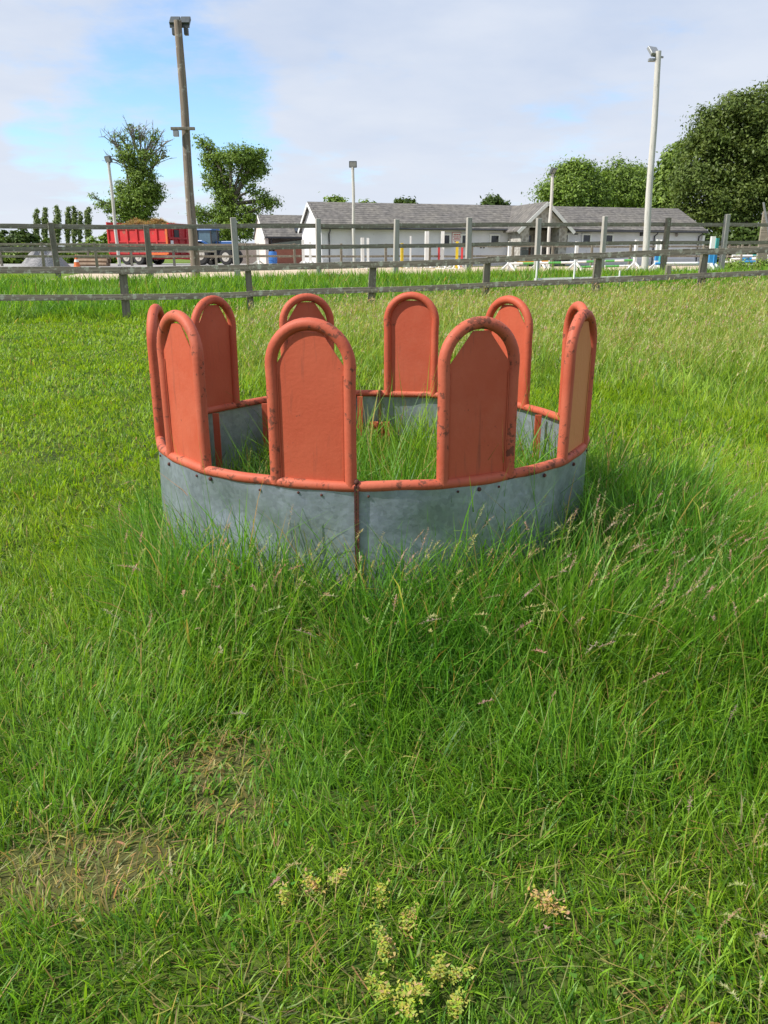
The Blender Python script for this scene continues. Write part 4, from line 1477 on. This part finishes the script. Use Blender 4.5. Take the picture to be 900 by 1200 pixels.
SM = 'white'
stand(303, 44, 285, ['white'], 'plain white jump upright beside the blue barrel', .13)
stand(356, 38, 281, ['white'], 'white jump upright, left one of the pair by the stable gable', .13)
stand(364, 38.4, 283, ['white'], 'white jump upright, right one of the pair by the stable gable', .12)
stand(425, 38, 278.5, ['white'], 'white jump upright just right of the slim white lamp pole', .14)
stand(431.3, 38.6, 279, ['white'], 'white jump upright doubled up beside the one near the slim lamp pole', .12)
stand(471, 40, 285, ['yellow'], 'plain yellow jump upright left of the white ones below the long roof', .12)
stand(481, 42, 276.5, ['white'], 'thinnest white jump upright next to the yellow one', .07)
stand(499.7, 40, 271, ['white'], 'thick tall white jump upright, left of the two at the same yellow pole', .18)
stand(518, 40.3, 271, ['white'], 'thick tall white jump upright, right of the two at the same yellow pole', .16)
stand(514, 44, 290, ['jred'], 'short red jump upright behind the tall white pair', .10)
stand(535, 38, 283, ['yellow'], 'yellow jump upright under the red lettered notice', .13)
stand(541, 44, 290, ['jred'], 'short red jump upright under the second stable window', .11)
stand(596, 35, 283, ['white'], 'white jump stand with spread feet left of the stone porch', .12)
stand(632, 40, 285, ['white'], 'white jump stand with spread feet in front of the porch', .10)
stand(674, 36, 283, ['white'], 'white jump stand with spread feet between two stable windows', .12)
stand(743, 36, 281, ['white'], 'white jump stand with spread feet left of the tall whitish pole', .12)
stand(768, 34, 280.5, ['white', 'blue', 'white'], 'white and blue jump stand right of the tall whitish pole', .13)
stand(772.5, 34.3, 281, ['teal', 'white'], 'teal and white jump upright doubled beside the white and blue stand', .11)
stand(831, 33, 277, ['white', 'blue', 'white', 'white'], 'tall white stand with a blue lower band, right end of the blue striped jump', .16)
stand(835.5, 33.4, 279, ['blue', 'blue', 'teal', 'teal'], 'teal banded upright doubled beside the tall white stand', .14)


def jump_pole(pa, pb, Y, y_a, y_b, mats, label, r=.05, name='jump_pole'):
    a = W(pa, y_a, Y); b = W(pb, y_b, Y)
    mb = MB(); n = len(mats)
    uniq = []
    for k, m in enumerate(mats):
        if m not in uniq: uniq.append(m)
        mb.mat(uniq.index(m))
        p, q = a + (b - a) * (k / n), a + (b - a) * ((k + 1) / n)
        mb.tube([p - a, q - a], r, 10)
    o = mb.build(name, [M[m] for m in uniq], None, loc=a)
    return tag(o, label, 'jump pole', 'striped jump poles')


jump_pole(366, 429, 38, 318, 317.6, ['white', 'yellow', 'yellow', 'white', 'white'], 'white and yellow striped pole lying low between the left pairs of uprights', .075)
jump_pole(471, 536, 40, 317.5, 316, ['white', 'white', 'yellow', 'white', 'white'], 'white pole with a yellow middle low between the yellow uprights', .085)
jump_pole(470, 534, 39.4, 320, 319.5, ['white', 'white', 'white', 'yellow', 'white'], 'lowest mostly white pole beneath the one with the yellow middle', .07)
jump_pole(598, 672, 36, 309, 307.5, ['white', 'jgreen', 'white', 'jgreen', 'white'], 'upper green and white striped pole right of the porch', .05)
jump_pole(676, 742, 37, 307, 305, ['white', 'jgreen', 'white', 'jgreen', 'white', 'jgreen'], 'green and white striped pole left of the tall whitish pole', .05)
jump_pole(676, 742, 37.3, 313, 311.5, ['jgreen', 'white', 'jgreen', 'white'], 'lower green and white pole under the long striped one', .05)
jump_pole(768, 831, 33.6, 309, 308.5, ['blue', 'white', 'white', 'white', 'blue'], 'upper blue ended white pole between the two banded stands', .06)
jump_pole(768, 831, 33.8, 318, 317.5, ['white', 'blue', 'white', 'white', 'blue', 'white'], 'lower blue and white pole between the two banded stands', .06)

# amber gate panel in front of the porch
x, y, z = pos_by_px(604, 41)
rt = thing('jump_gate', 'amber hanging jump plank with scalloped lower edge before the stone porch', 'jump gate', (x, y, z), 0.03)
mb = MB(); mb.box((.85, 0, .42), (1.6, .05, .26))
for k in range(8):
    mb.box((.15 + k * .2, 0, .26), (.1, .05, .06))
mb.build('plank', M['jorange'], rt)
for xx in (0.0, 1.7):
    mb = MB(); mb.box((xx, 0, .3), (.08, .08, .6)); mb.box((xx, 0, .03), (.1, .6, .06)); mb.build('stand_leg', M['white'], rt)


# low white dressage boards in the grass between the fences
def low_rail(pa, pb, Y, ya, yb, posts, label):
    a = W(pa, ya, Y); b = W(pb, yb, Y)
    root = thing('arena_rail', label, 'rail', a, 0, 'low white rails in the grass')
    mb = MB(); mb.bar((0, 0, 0), b - a, .05, .09); mb.build('rail', M['white'], root)
    for p, top, yy in posts:
        x = xat(p, Y, .8); zt = zat(top, Y); zg_ = g1(x, Y) - .05
        mb = MB(); mb.tube([(x - a.x, -.06, zg_ - a.z), (x - a.x, -.06, zt - a.z)], .028, 8); mb.build('rail_post', M['white'], root)


low_rail(626, 740, 24.3, 328, 325, [(628, 305, 0), (672, 305, 0), (725, 317, 0)], 'low white rail on thin posts in the grass left of the tall whitish pole')
low_rail(831, 935, 26.0, 322, 323.5, [(835, 320, 0), (900, 320, 0)], 'low white rail in the grass at the right end of the field')


# ------------------------------------------------------------------ trees and shrubs
def foliage(name, blobs, n, leaf, cols, parent, seed, clump=0.5, per=40, org=Vector((0, 0, 0)), up=0.4, droop=0.0):
    """leaf faces gathered into clumps on the shells of many overlapping lobes"""
    rs = np.random.RandomState(seed)
    vol = np.array([b[1][0] * b[1][2] * b[2] for b in blobs]); vol = vol / vol.sum()
    nc = max(1, n // per)
    bi = rs.choice(len(blobs), nc, p=vol)
    C = np.array([b[0] for b in blobs])[bi]; Rd = np.array([b[1] for b in blobs])[bi]
    d = rs.normal(0, 1, (nc, 3)); d /= np.linalg.norm(d, axis=1)[:, None]
    rr = rs.uniform(0.12, 1.0, nc) ** 0.42
    rr *= 0.80 + 0.42 * rs.rand(nc)
    cc = C + d * Rd * rr[:, None]
    cs = clump * rs.uniform(0.55, 1.4, nc)
    k = rs.randint(0, nc, n)
    e = rs.normal(0, 0.52, (n, 3))
    P = cc[k] + e * cs[k][:, None] * np.array([1, 1, 0.62])
    P[:, 2] -= droop * rs.rand(n) * cs[k]
    nrm = e * 0.6 + d[k] * 0.5 + np.array([0, 0, up]) + rs.normal(0, 0.55, (n, 3))
    nrm /= np.linalg.norm(nrm, axis=1)[:, None]
    t = np.cross(nrm, rs.normal(0, 1, (n, 3))); t /= np.linalg.norm(t, axis=1)[:, None]
    b = np.cross(nrm, t)
    s = leaf * rs.uniform(0.55, 1.4, n)[:, None]
    V = np.stack([P - t * s * 0.75, P - b * s * 0.34 + nrm * s * 0.08, P + t * s * 0.75, P + b * s * 0.34 + nrm * s * 0.08], 1)
    c0, c1, c2 = (np.array(c) for c in cols)
    u = rs.rand(nc)[k][:, None]; w = rs.rand(n)[:, None]
    col = (c0 * (1 - u) + c1 * u)
    col = np.where(w < 0.16, c2, col) * rs.uniform(0.75, 1.25, (n, 1))
    T = np.repeat(col, 4, axis=0)
    F_ = np.arange(n * 4).reshape(-1, 4)
    V = V.reshape(-1, 3) - np.array(org)
    return np_mesh(name, V, [F_], M['leaf'], T, parent)


def pxblobs(lst, Y, seed, depth=1.0, tall=0.92):
    """lobes of a crown given by where they show and how wide they are, spread through the crown's own depth"""
    rs = random.Random(seed); out = []
    for px, py, r, wgt in lst:
        z = zat(py, Y); s = (Y * CP - (z - H_EYE) * SP) / F
        yy = Y + rs.uniform(-1, 1) * r * s * 0.7 * depth
        s2 = s * yy / Y
        out.append(((xat(px, yy, zat(py, yy)), yy, zat(py, yy)), (r * s2, r * s2 * depth, r * s2 * tall), wgt))
    return out


def limbs(mb, base, blobs, r0, rs, fork=0.35, upto=0.9):
    base = Vector(base)
    top = max((Vector(b[0]) for b in blobs), key=lambda v: v.z)
    cx = sum(b[0][0] for b in blobs) / len(blobs)
    trunk_top = Vector((base.x * .4 + cx * .6, base.y, base.z + (top.z - base.z) * fork))
    mid = (base + trunk_top) / 2 + Vector((rs.uniform(-.15, .15), 0, 0))
    mb.tube([base, mid, trunk_top], [r0, r0 * .8, r0 * .66], 10)
    for b in blobs:
        c = Vector(b[0])
        if c.z < trunk_top.z + 0.2:
            st = base + (trunk_top - base) * max(.3, min(.95, (c.z - base.z) / (trunk_top.z - base.z) * .7))
        else:
            st = trunk_top
        m = st + (c - st) * .5 + Vector((rs.uniform(-.3, .3), rs.uniform(-.3, .3), abs(c.z - st.z) * .12))
        e = c + (c - st).normalized() * b[1][0] * 0.45
        r = r0 * .38
        mb.tube([st, m, c, e], [r, r * .7, r * .4, r * .1], 7)
        for q in range(5):
            dd = Vector((rs.uniform(-1, 1), rs.uniform(-1, 1), rs.uniform(-.2, 1))).normalized() * b[1][0] * rs.uniform(.5, .85)
            s = st + (c - st) * rs.uniform(.55, 1.0)
            mb.tube([s, s + dd * .5 + Vector((0, 0, .1)), c + dd], [r * .3, r * .2, r * .06], 5)


def tree(name, px, Y, lst, label, cols, n, leaf, r0=.35, seed=1, clump=.6, per=40, depth=1.0, group='trees around the yard', fork=.35, twigs=None, cat='tree', up=.4, droop=0.0, tall=.92):
    bl = pxblobs(lst, Y, seed, depth, tall)
    x = xat(px, Y, 1.0); zg = g1(x, Y)
    base = Vector((x, Y, zg))
    root = thing(name, label, cat, base, 0, group)
    rs = random.Random(seed)
    mb = MB(); limbs(mb, base - Vector((0, 0, .2)), bl, r0, rs, fork)
    mb.v = [tuple(Vector(v) - base) for v in mb.v]
    mb.build('trunk', M['bark'], root, smooth=True)
    if twigs:
        mb = MB()
        s = (Y * CP) / F
        for (ax, ay, bx, by) in twigs:
            a = W(ax, ay, Y); b = W(bx, by, Y + rs.uniform(-1, 1))
            for q in range(6):
                e = b + Vector((rs.uniform(-1, 1), rs.uniform(-1, 1), rs.uniform(-.6, 1))) * s * 12
                s0 = a + (b - a) * rs.uniform(.1, .8)
                m = (s0 + e) / 2 + Vector((rs.uniform(-.2, .2), 0, rs.uniform(0, .35)))
                mb.tube([s0 - base, m - base, e - base], [.05, .035, .012], 5)
                for w_ in range(3):
                    f = m + (e - m) * rs.uniform(0, .8); g = f + Vector((rs.uniform(-1, 1), rs.uniform(-.5, .5), rs.uniform(-.3, 1))) * s * 8
                    mb.tube([f - base, g - base], [.022, .010], 4)
            mb.tube([a - base, (a + b) / 2 - base + Vector((.1, 0, .1)), b - base], [.09, .06, .02], 6)
        mb.build('bare_branches', M['twig'], root)
    foliage('crown', bl, n, leaf, cols, root, seed, clump, per, base, up, droop)
    return root


G_MID = ((0.135, 0.215, 0.035), (0.20, 0.285, 0.048), (0.075, 0.125, 0.025))
G_LIGHT = ((0.14, 0.23, 0.035), (0.21, 0.30, 0.048), (0.08, 0.13, 0.025))
G_BEECH = ((0.095, 0.145, 0.028), (0.145, 0.19, 0.042), (0.06, 0.095, 0.02))
G_POP_HAZE = ((0.17, 0.23, 0.08), (0.22, 0.27, 0.10), (0.11, 0.15, 0.06))  # poplar leaves coloured paler and greyer to imitate distance haze
G_DARK = ((0.06, 0.10, 0.02), (0.09, 0.14, 0.027), (0.04, 0.065, 0.015))

tree('tree', 158, 76, [(162, 240, 22, 1.2), (150, 225, 16, .9), (170, 215, 18, 1), (160, 200, 14, .6), (178, 228, 13, .8), (132, 243, 11, .6), (118, 238, 7, .4), (110, 232, 4, .3), (150, 182, 13, .5), (172, 185, 14, .55),
                      (158, 160, 13, .42), (178, 160, 9, .3), (138, 166, 9, .25), (188, 178, 8, .2), (165, 262, 18, .6), (145, 255, 13, .6)],
     'half bare tree with ivy covered trunk and dead twigs behind the red trailer', G_MID, 20000, .16, .32, 3, .45, 22, twigs=[(165, 200, 140, 160), (165, 200, 162, 146), (168, 200, 184, 152), (168, 205, 194, 182), (160, 205, 132, 185), (165, 195, 176, 165), (170, 190, 196, 165), (155, 200, 128, 160), (165, 190, 150, 150)])
tree('tree', 265, 73, [(264, 250, 17, 1.1), (268, 228, 15, 1.2), (256, 212, 16, 1), (250, 190, 13, .9), (243, 173, 10, .6), (237, 166, 7, .4), (270, 186, 15, .9), (288, 186, 15, 1), (300, 197, 13, .9), (303, 182, 8, .5), (288, 210, 10, .6),
                      (296, 222, 9, .55), (308, 234, 11, .6), (319, 239, 10, .5), (325, 235, 5, .3), (290, 250, 14, .8), (262, 272, 16, 1), (285, 270, 14, .8), (240, 250, 11, .6), (226, 246, 8, .5), (240, 262, 9, .5)],
     'leafy tree with ivy clad trunk between tall brown pole and the shed', G_LIGHT, 27000, .16, .40, 5, .48, 26, fork=.5)
tree('tree', 660, 92, [(672, 214, 24, 1), (652, 222, 17, .9), (690, 222, 20, .9), (680, 200, 12, .8), (664, 205, 12, .7), (642, 232, 12, .7), (672, 238, 24, .9), (700, 236, 20, .8)],
     'rounded bright green tree behind the stable roof, next to the porch gable', G_LIGHT, 36000, .22, .45, 7, 1.15, 110)
tree('tree', 730, 96, [(722, 208, 18, 1), (742, 212, 18, 1), (712, 222, 18, .9), (756, 225, 14, .8), (735, 225, 22, 1), (706, 204, 10, .6), (730, 240, 24, .9), (760, 240, 16, .7)],
     'second rounded tree behind the stable roof, next to the tall whitish pole', G_MID, 36000, .22, .45, 8, 1.15, 110)
tree('tree', 786, 84, [(786, 205, 15, 1), (782, 225, 16, 1), (792, 190, 12, .8), (800, 176, 10, .7), (780, 245, 17, .9), (800, 215, 14, .8), (778, 190, 7, .5)],
     'lighter green tree peeping out at the left side of the huge dark beech', G_MID, 11000, .33, .4, 9, .85, 50)
tree('beech_tree', 875, 70, [(855, 145, 34, 1), (890, 135, 34, 1), (830, 170, 28, 1), (812, 200, 22, 1), (850, 190, 36, 1.1), (895, 180, 40, 1.1), (822, 232, 26, 1), (860, 235, 36, 1.1), (905, 230, 40, 1.1), (930, 150, 40, 1), (960, 190, 50, 1),
                             (806, 250, 16, .7), (840, 258, 20, .7), (950, 240, 45, 1), (835, 143, 18, .8), (868, 120, 17, .8), (900, 113, 18, .8), (935, 118, 24, .8)],
     'huge dense dark beech tree rising above everything at the right end', G_BEECH, 125000, .19, .75, 11, 1.0, 150, up=.3, droop=.6)
DIST = 'distant treetops above the stable roof'
tree('tree', 393, 120, [(390, 236, 7, .6), (399, 236, 5, .5), (383, 240, 5, .5), (395, 246, 10, .7)], 'thin pale green treetop showing above the left end of the stable roof', G_LIGHT, 1200, .42, .2, 12, .8, 20, group=DIST)
tree('tree', 474, 120, [(474, 239, 8, 1), (468, 241, 6, 1), (481, 241, 6, 1), (474, 248, 12, 1)], 'small dark treetop above the middle of the stable roof', G_DARK, 2600, .4, .25, 13, .7, 30, group=DIST)
tree('tree', 580, 120, [(574, 238, 8, 1), (584, 238, 8, 1), (592, 240, 5, 1), (579, 247, 14, 1)], 'dark treetop just left of the porch gable above the roof', G_DARK, 3000, .4, .25, 14, .7, 30, group=DIST)
tree('tree', 432, 125, [(428, 241, 5, .8), (437, 242, 5, .8), (432, 248, 9, 1)], 'lowest faint treetop just right of the slim white lamp pole', G_LIGHT, 900, .42, .2, 15, .7, 20, group=DIST)

for i, (px, top, wd) in enumerate([(43, 245, 3.2), (53, 243, 4.0), (67, 241, 4.8), (80, 242, 3.6), (87, 241, 4.0), (94, 247, 2.0), (103, 243, 5.0)]):
    hgt = 285 - top
    ls = [(px + random.Random(i * 9 + k).uniform(-1, 1), top + 3 + hgt * k / 7, wd * .58 * (0.25 + .75 * math.sin(math.pi * min(.93, (k + .7) / 7.5))), 1) for k in range(8)]
    ls.append((px, 290, wd * .5, .6))
    names = ['leftmost poplar of the row, beside the dark shrub', 'second poplar from the left end of the row', 'widest left hand poplar, right behind the leftmost tall fence post', 'fourth poplar, close pair with its right neighbour',
             'fifth poplar, right one of the close pair', 'thinnest poplar of the row', 'forked last poplar of the row, nearest the half bare tree']
    tree('poplar_tree', px, 150, ls, names[i], G_POP_HAZE, 3000, .26, .16, 40 + i, .32, 8, group='row of distant poplars', fork=.8, tall=2.4)


def shrub(px0, px1, ytop, ybot, Y, label, cols, n, leaf, seed, name='shrub', group='shrubs and hedges beyond the yard', cat='shrub'):
    rs = random.Random(seed)
    w = px1 - px0; h = (ybot - ytop)
    ls = []
    k = max(3, int(w / h * 2.2))
    for i in range(k):
        r = h * rs.uniform(.34, .5)
        ls.append((px0 + w * (i + .5) / k + rs.uniform(-2, 2), ytop + r + rs.uniform(0, h * .25), r, 1))
        ls.append((px0 + w * (i + .5) / k, ybot - h * .3, h * .36, .8))
    bl = pxblobs(ls, Y, seed)
    x = xat((px0 + px1) / 2, Y, 1); zg = g1(x, Y)
    root = thing(name, label, cat, (x, Y, zg), 0, group)
    mb = MB()
    for i, b in enumerate(bl):
        c = Vector(b[0]) - Vector((x, Y, zg)); c0 = Vector((c.x * .9, 0, -.1))
        mb.tube([c0, (c0 + c) / 2 + Vector((0, 0, .1)), c], [.07, .05, .02], 5)
    mb.build('stem', M['bark'], root)
    foliage('foliage', bl, n, leaf, cols, root, seed, .45, 40, Vector((x, Y, zg)))


shrub(-20, 38, 264, 306, 80, 'dark bushy shrub left of the poplars', G_DARK, 9000, .30, 61)
shrub(36, 62, 278, 304, 95, 'small dark bush under the leftmost poplars', G_DARK, 2500, .34, 62)
shrub(95, 136, 273, 305, 90, 'rounded bright green bush left of the red trailer', G_LIGHT, 5000, .33, 63)
shrub(-30, 60, 289, 308, 66, 'low straggly hedge behind the gravel heap', G_MID, 5000, .22, 64, 'hedge', cat='hedge')
shrub(60, 135, 291, 308, 70, 'low straggly hedge behind the woodpile', G_MID, 4200, .22, 65, 'hedge', cat='hedge')
shrub(225, 305, 281, 306, 78, 'dark undergrowth behind the blue tractor', G_DARK, 5000, .26, 66, 'hedge', cat='hedge')
shrub(818, 930, 262, 308, 66, 'dark shady thicket under the huge beech', G_DARK, 14000, .26, 67, 'hedge', cat='hedge')
shrub(846, 925, 306, 320, 39.5, 'low weedy strip along the right end of the arena', G_LIGHT, 3600, .10, 68, 'hedge', cat='hedge')
shrub(735, 800, 292, 312, 62, 'dark foot of bushes beyond the right end of the stables', G_DARK, 3000, .24, 69, 'hedge', cat='hedge')
shrub(-260, -20, 268, 308, 95, 'long dark hedge far left of the gravel heap', G_DARK, 8000, .40, 70, 'hedge', cat='hedge')
shrub(925, 1200, 255, 310, 85, 'long dark hedge beyond the right end of the yard', G_DARK, 10000, .40, 71, 'hedge', cat='hedge')

# stacked spare poles at the far right
for k, (pa, pb, ya, yb, mats, lab) in enumerate([(856, 905, 304, 302.5, ['white', 'blue', 'white', 'white'], 'upper blue and white spare pole at the right edge'), (850, 905, 307, 306.5, ['white', 'blue', 'blue', 'white'], 'middle blue banded spare pole at the right edge'),
                                                (858, 905, 300, 300, ['white', 'white', 'teal', 'white'], 'teal tipped spare pole at the right edge'), (826, 880, 297, 295, ['jred', 'white', 'jred', 'white'], 'red and white spare pole under the huge beech')]):
    o = jump_pole(pa, pb, 44 + k * .4, ya, yb, mats, lab, .07)
    mb = MB()
xr, yr = xat(866, 45.0, 1.2), 45.0
for px in (860, 884):
    x = xat(px, 44.6, 1.1); zg = g1(x, 44.6)
    rt = thing('pole_rack', 'left trestle carrying the spare poles at the right edge' if px == 860 else 'right trestle carrying the spare poles at the right edge', 'trestle', (x, 44.6, zg), 0, 'trestles for spare poles')
    mb = MB(); mb.bar((0, -.9, 0), (0, -.75, 1.3), .08, .08); mb.build('leg', M['fence_post'], rt)
    mb = MB(); mb.bar((0, 1.0, 0), (0, .85, 1.3), .08, .08); mb.build('leg', M['fence_post'], rt)
    mb = MB(); mb.bar((0, -.8, .42), (0, .9, .42), .07, .07); mb.bar((0, -.8, .62), (0, .9, .62), .07, .07); mb.build('crossbar', M['fence_post'], rt)


# ------------------------------------------------------------------ sky, sun, camera
SUN_EL = 47.0
SUN_AZ = (-0.955, -0.30)         # horizontal direction towards the sun


def make_world():
    w = bpy.data.worlds.new('World'); SC.world = w; w.use_nodes = True
    nt = w.node_tree; bg = nt.nodes['Background']
    sky = nt.nodes.new('ShaderNodeTexSky'); sky.sky_type = 'NISHITA'; sky.sun_disc = False
    sky.sun_elevation = rad(SUN_EL); sky.sun_rotation = math.atan2(SUN_AZ[0], SUN_AZ[1]) % (2 * math.pi)
    sky.air_density = 1.0; sky.dust_density = 0.6; sky.ozone_density = 1.0
    tc = nt.nodes.new('ShaderNodeTexCoord')
    # project the direction on a cloud deck
    sp = nt.nodes.new('ShaderNodeSeparateXYZ'); nt.links.new(tc.outputs['Generated'], sp.inputs[0])
    mx = nt.nodes.new('ShaderNodeMath'); mx.operation = 'MAXIMUM'; mx.inputs[1].default_value = 0.0; nt.links.new(sp.outputs['Z'], mx.inputs[0])
    ad = nt.nodes.new('ShaderNodeMath'); ad.operation = 'ADD'; ad.inputs[1].default_value = 0.13; nt.links.new(mx.outputs[0], ad.inputs[0])
    dx = nt.nodes.new('ShaderNodeMath'); dx.operation = 'DIVIDE'; nt.links.new(sp.outputs['X'], dx.inputs[0]); nt.links.new(ad.outputs[0], dx.inputs[1])
    dy = nt.nodes.new('ShaderNodeMath'); dy.operation = 'DIVIDE'; nt.links.new(sp.outputs['Y'], dy.inputs[0]); nt.links.new(ad.outputs[0], dy.inputs[1])
    cb = nt.nodes.new('ShaderNodeCombineXYZ'); nt.links.new(dx.outputs[0], cb.inputs[0]); nt.links.new(dy.outputs[0], cb.inputs[1])
    n1 = noise(nt, cb.outputs[0], 0.55, 7, 0.58)
    n2 = noise(nt, cb.outputs[0], 1.9, 6, 0.6)
    # a clearing in the cloud around the tall pole and left of it
    cov = None
    for px, py, wid in ((222, 128, 0.9905), (130, 165, 0.996), (50, 165, 0.9985)):
        d = W(px, py, 100.0) - Vector((0, 0, H_EYE)); d.normalize()
        dt = nt.nodes.new('ShaderNodeVectorMath'); dt.operation = 'DOT_PRODUCT'; dt.inputs[1].default_value = d
        nrm = nt.nodes.new('ShaderNodeVectorMath'); nrm.operation = 'NORMALIZE'; nt.links.new(tc.outputs['Generated'], nrm.inputs[0])
        nt.links.new(nrm.outputs[0], dt.inputs[0])
        mr = nt.nodes.new('ShaderNodeMapRange'); mr.interpolation_type = 'SMOOTHSTEP'
        mr.inputs['From Min'].default_value = wid; mr.inputs['From Max'].default_value = 1.0
        nt.links.new(dt.outputs['Value'], mr.inputs['Value'])
        if cov is None: cov = mr.outputs[0]
        else:
            m = nt.nodes.new('ShaderNodeMath'); m.operation = 'MAXIMUM'; nt.links.new(cov, m.inputs[0]); nt.links.new(mr.outputs[0], m.inputs[1]); cov = m.outputs[0]
    # cloud amount = base + noise - clearing
    m1 = nt.nodes.new('ShaderNodeMath'); m1.operation = 'MULTIPLY_ADD'; nt.links.new(n1, m1.inputs[0]); m1.inputs[1].default_value = 1.1; m1.inputs[2].default_value = -0.22
    m2 = nt.nodes.new('ShaderNodeMath'); m2.operation = 'MULTIPLY_ADD'; nt.links.new(cov, m2.inputs[0]); m2.inputs[1].default_value = -0.60; nt.links.new(m1.outputs[0], m2.inputs[2])
    m3 = nt.nodes.new('ShaderNodeMath'); m3.operation = 'MULTIPLY_ADD'; nt.links.new(n2, m3.inputs[0]); m3.inputs[1].default_value = 1.7; nt.links.new(m2.outputs[0], m3.inputs[2])
    mr = nt.nodes.new('ShaderNodeMapRange'); mr.interpolation_type = 'SMOOTHSTEP'; mr.inputs['From Min'].default_value = 0.42; mr.inputs['From Max'].default_value = 1.12
    nt.links.new(m3.outputs[0], mr.inputs['Value'])
    shade = ramp(nt, noise(nt, cb.outputs[0], 1.1, 6, 0.55), [(0.36, (4.0, 4.85, 6.5)), (0.64, (5.5, 6.05, 7.1))])
    # brighter whiter cloud low over the land
    lw = nt.nodes.new('ShaderNodeMapRange'); lw.inputs['From Min'].default_value = 0.0; lw.inputs['From Max'].default_value = 0.30; lw.inputs['To Min'].default_value = 1.0; lw.inputs['To Max'].default_value = 0.0
    nt.links.new(sp.outputs['Z'], lw.inputs['Value'])
    shade = mixc(nt, lw.outputs[0], shade, (6.2, 6.6, 7.3))
    skyc = mixc(nt, 1.0, sky.outputs[0], (1.22, 1.50, 1.78), 'MULTIPLY')
    c = mixc(nt, mr.outputs[0], skyc, shade)
    nt.links.new(c, bg.inputs['Color'])
    bg.inputs['Strength'].default_value = 0.085
    return w


make_world()
sl = bpy.data.lights.new('sun', 'SUN'); sl.energy = 4.2; sl.angle = rad(0.6); sl.color = (1.0, 0.955, 0.88)
so = bpy.data.objects.new('sun', sl); COL.objects.link(so)
sd = Vector((SUN_AZ[0] * math.cos(rad(SUN_EL)), SUN_AZ[1] * math.cos(rad(SUN_EL)), math.sin(rad(SUN_EL)))).normalized()
so.rotation_euler = sd.to_track_quat('Z', 'Y').to_euler()
so.location = (-20, -10, 30)

cam = bpy.data.cameras.new('camera'); co = bpy.data.objects.new('camera', cam); COL.objects.link(co)
co.location = (0, 0, H_EYE); co.rotation_euler = (math.pi / 2 - PITCH, 0, 0)
cam.sensor_fit = 'VERTICAL'; cam.sensor_height = 36.0; cam.lens = 36.0 * F / 1200.0
cam.clip_start = 0.05; cam.clip_end = 6000
SC.camera = co

SC.view_settings.view_transform = 'Standard'
SC.view_settings.look = 'None'
SC.view_settings.exposure = 0.6
SC.view_settings.gamma = 1.0
SC.cycles.max_bounces = 6
SC.cycles.diffuse_bounces = 3
SC.cycles.glossy_bounces = 2
SC.cycles.transmission_bounces = 3
SC.cycles.use_adaptive_sampling = True
SC.cycles.adaptive_threshold = 0.01
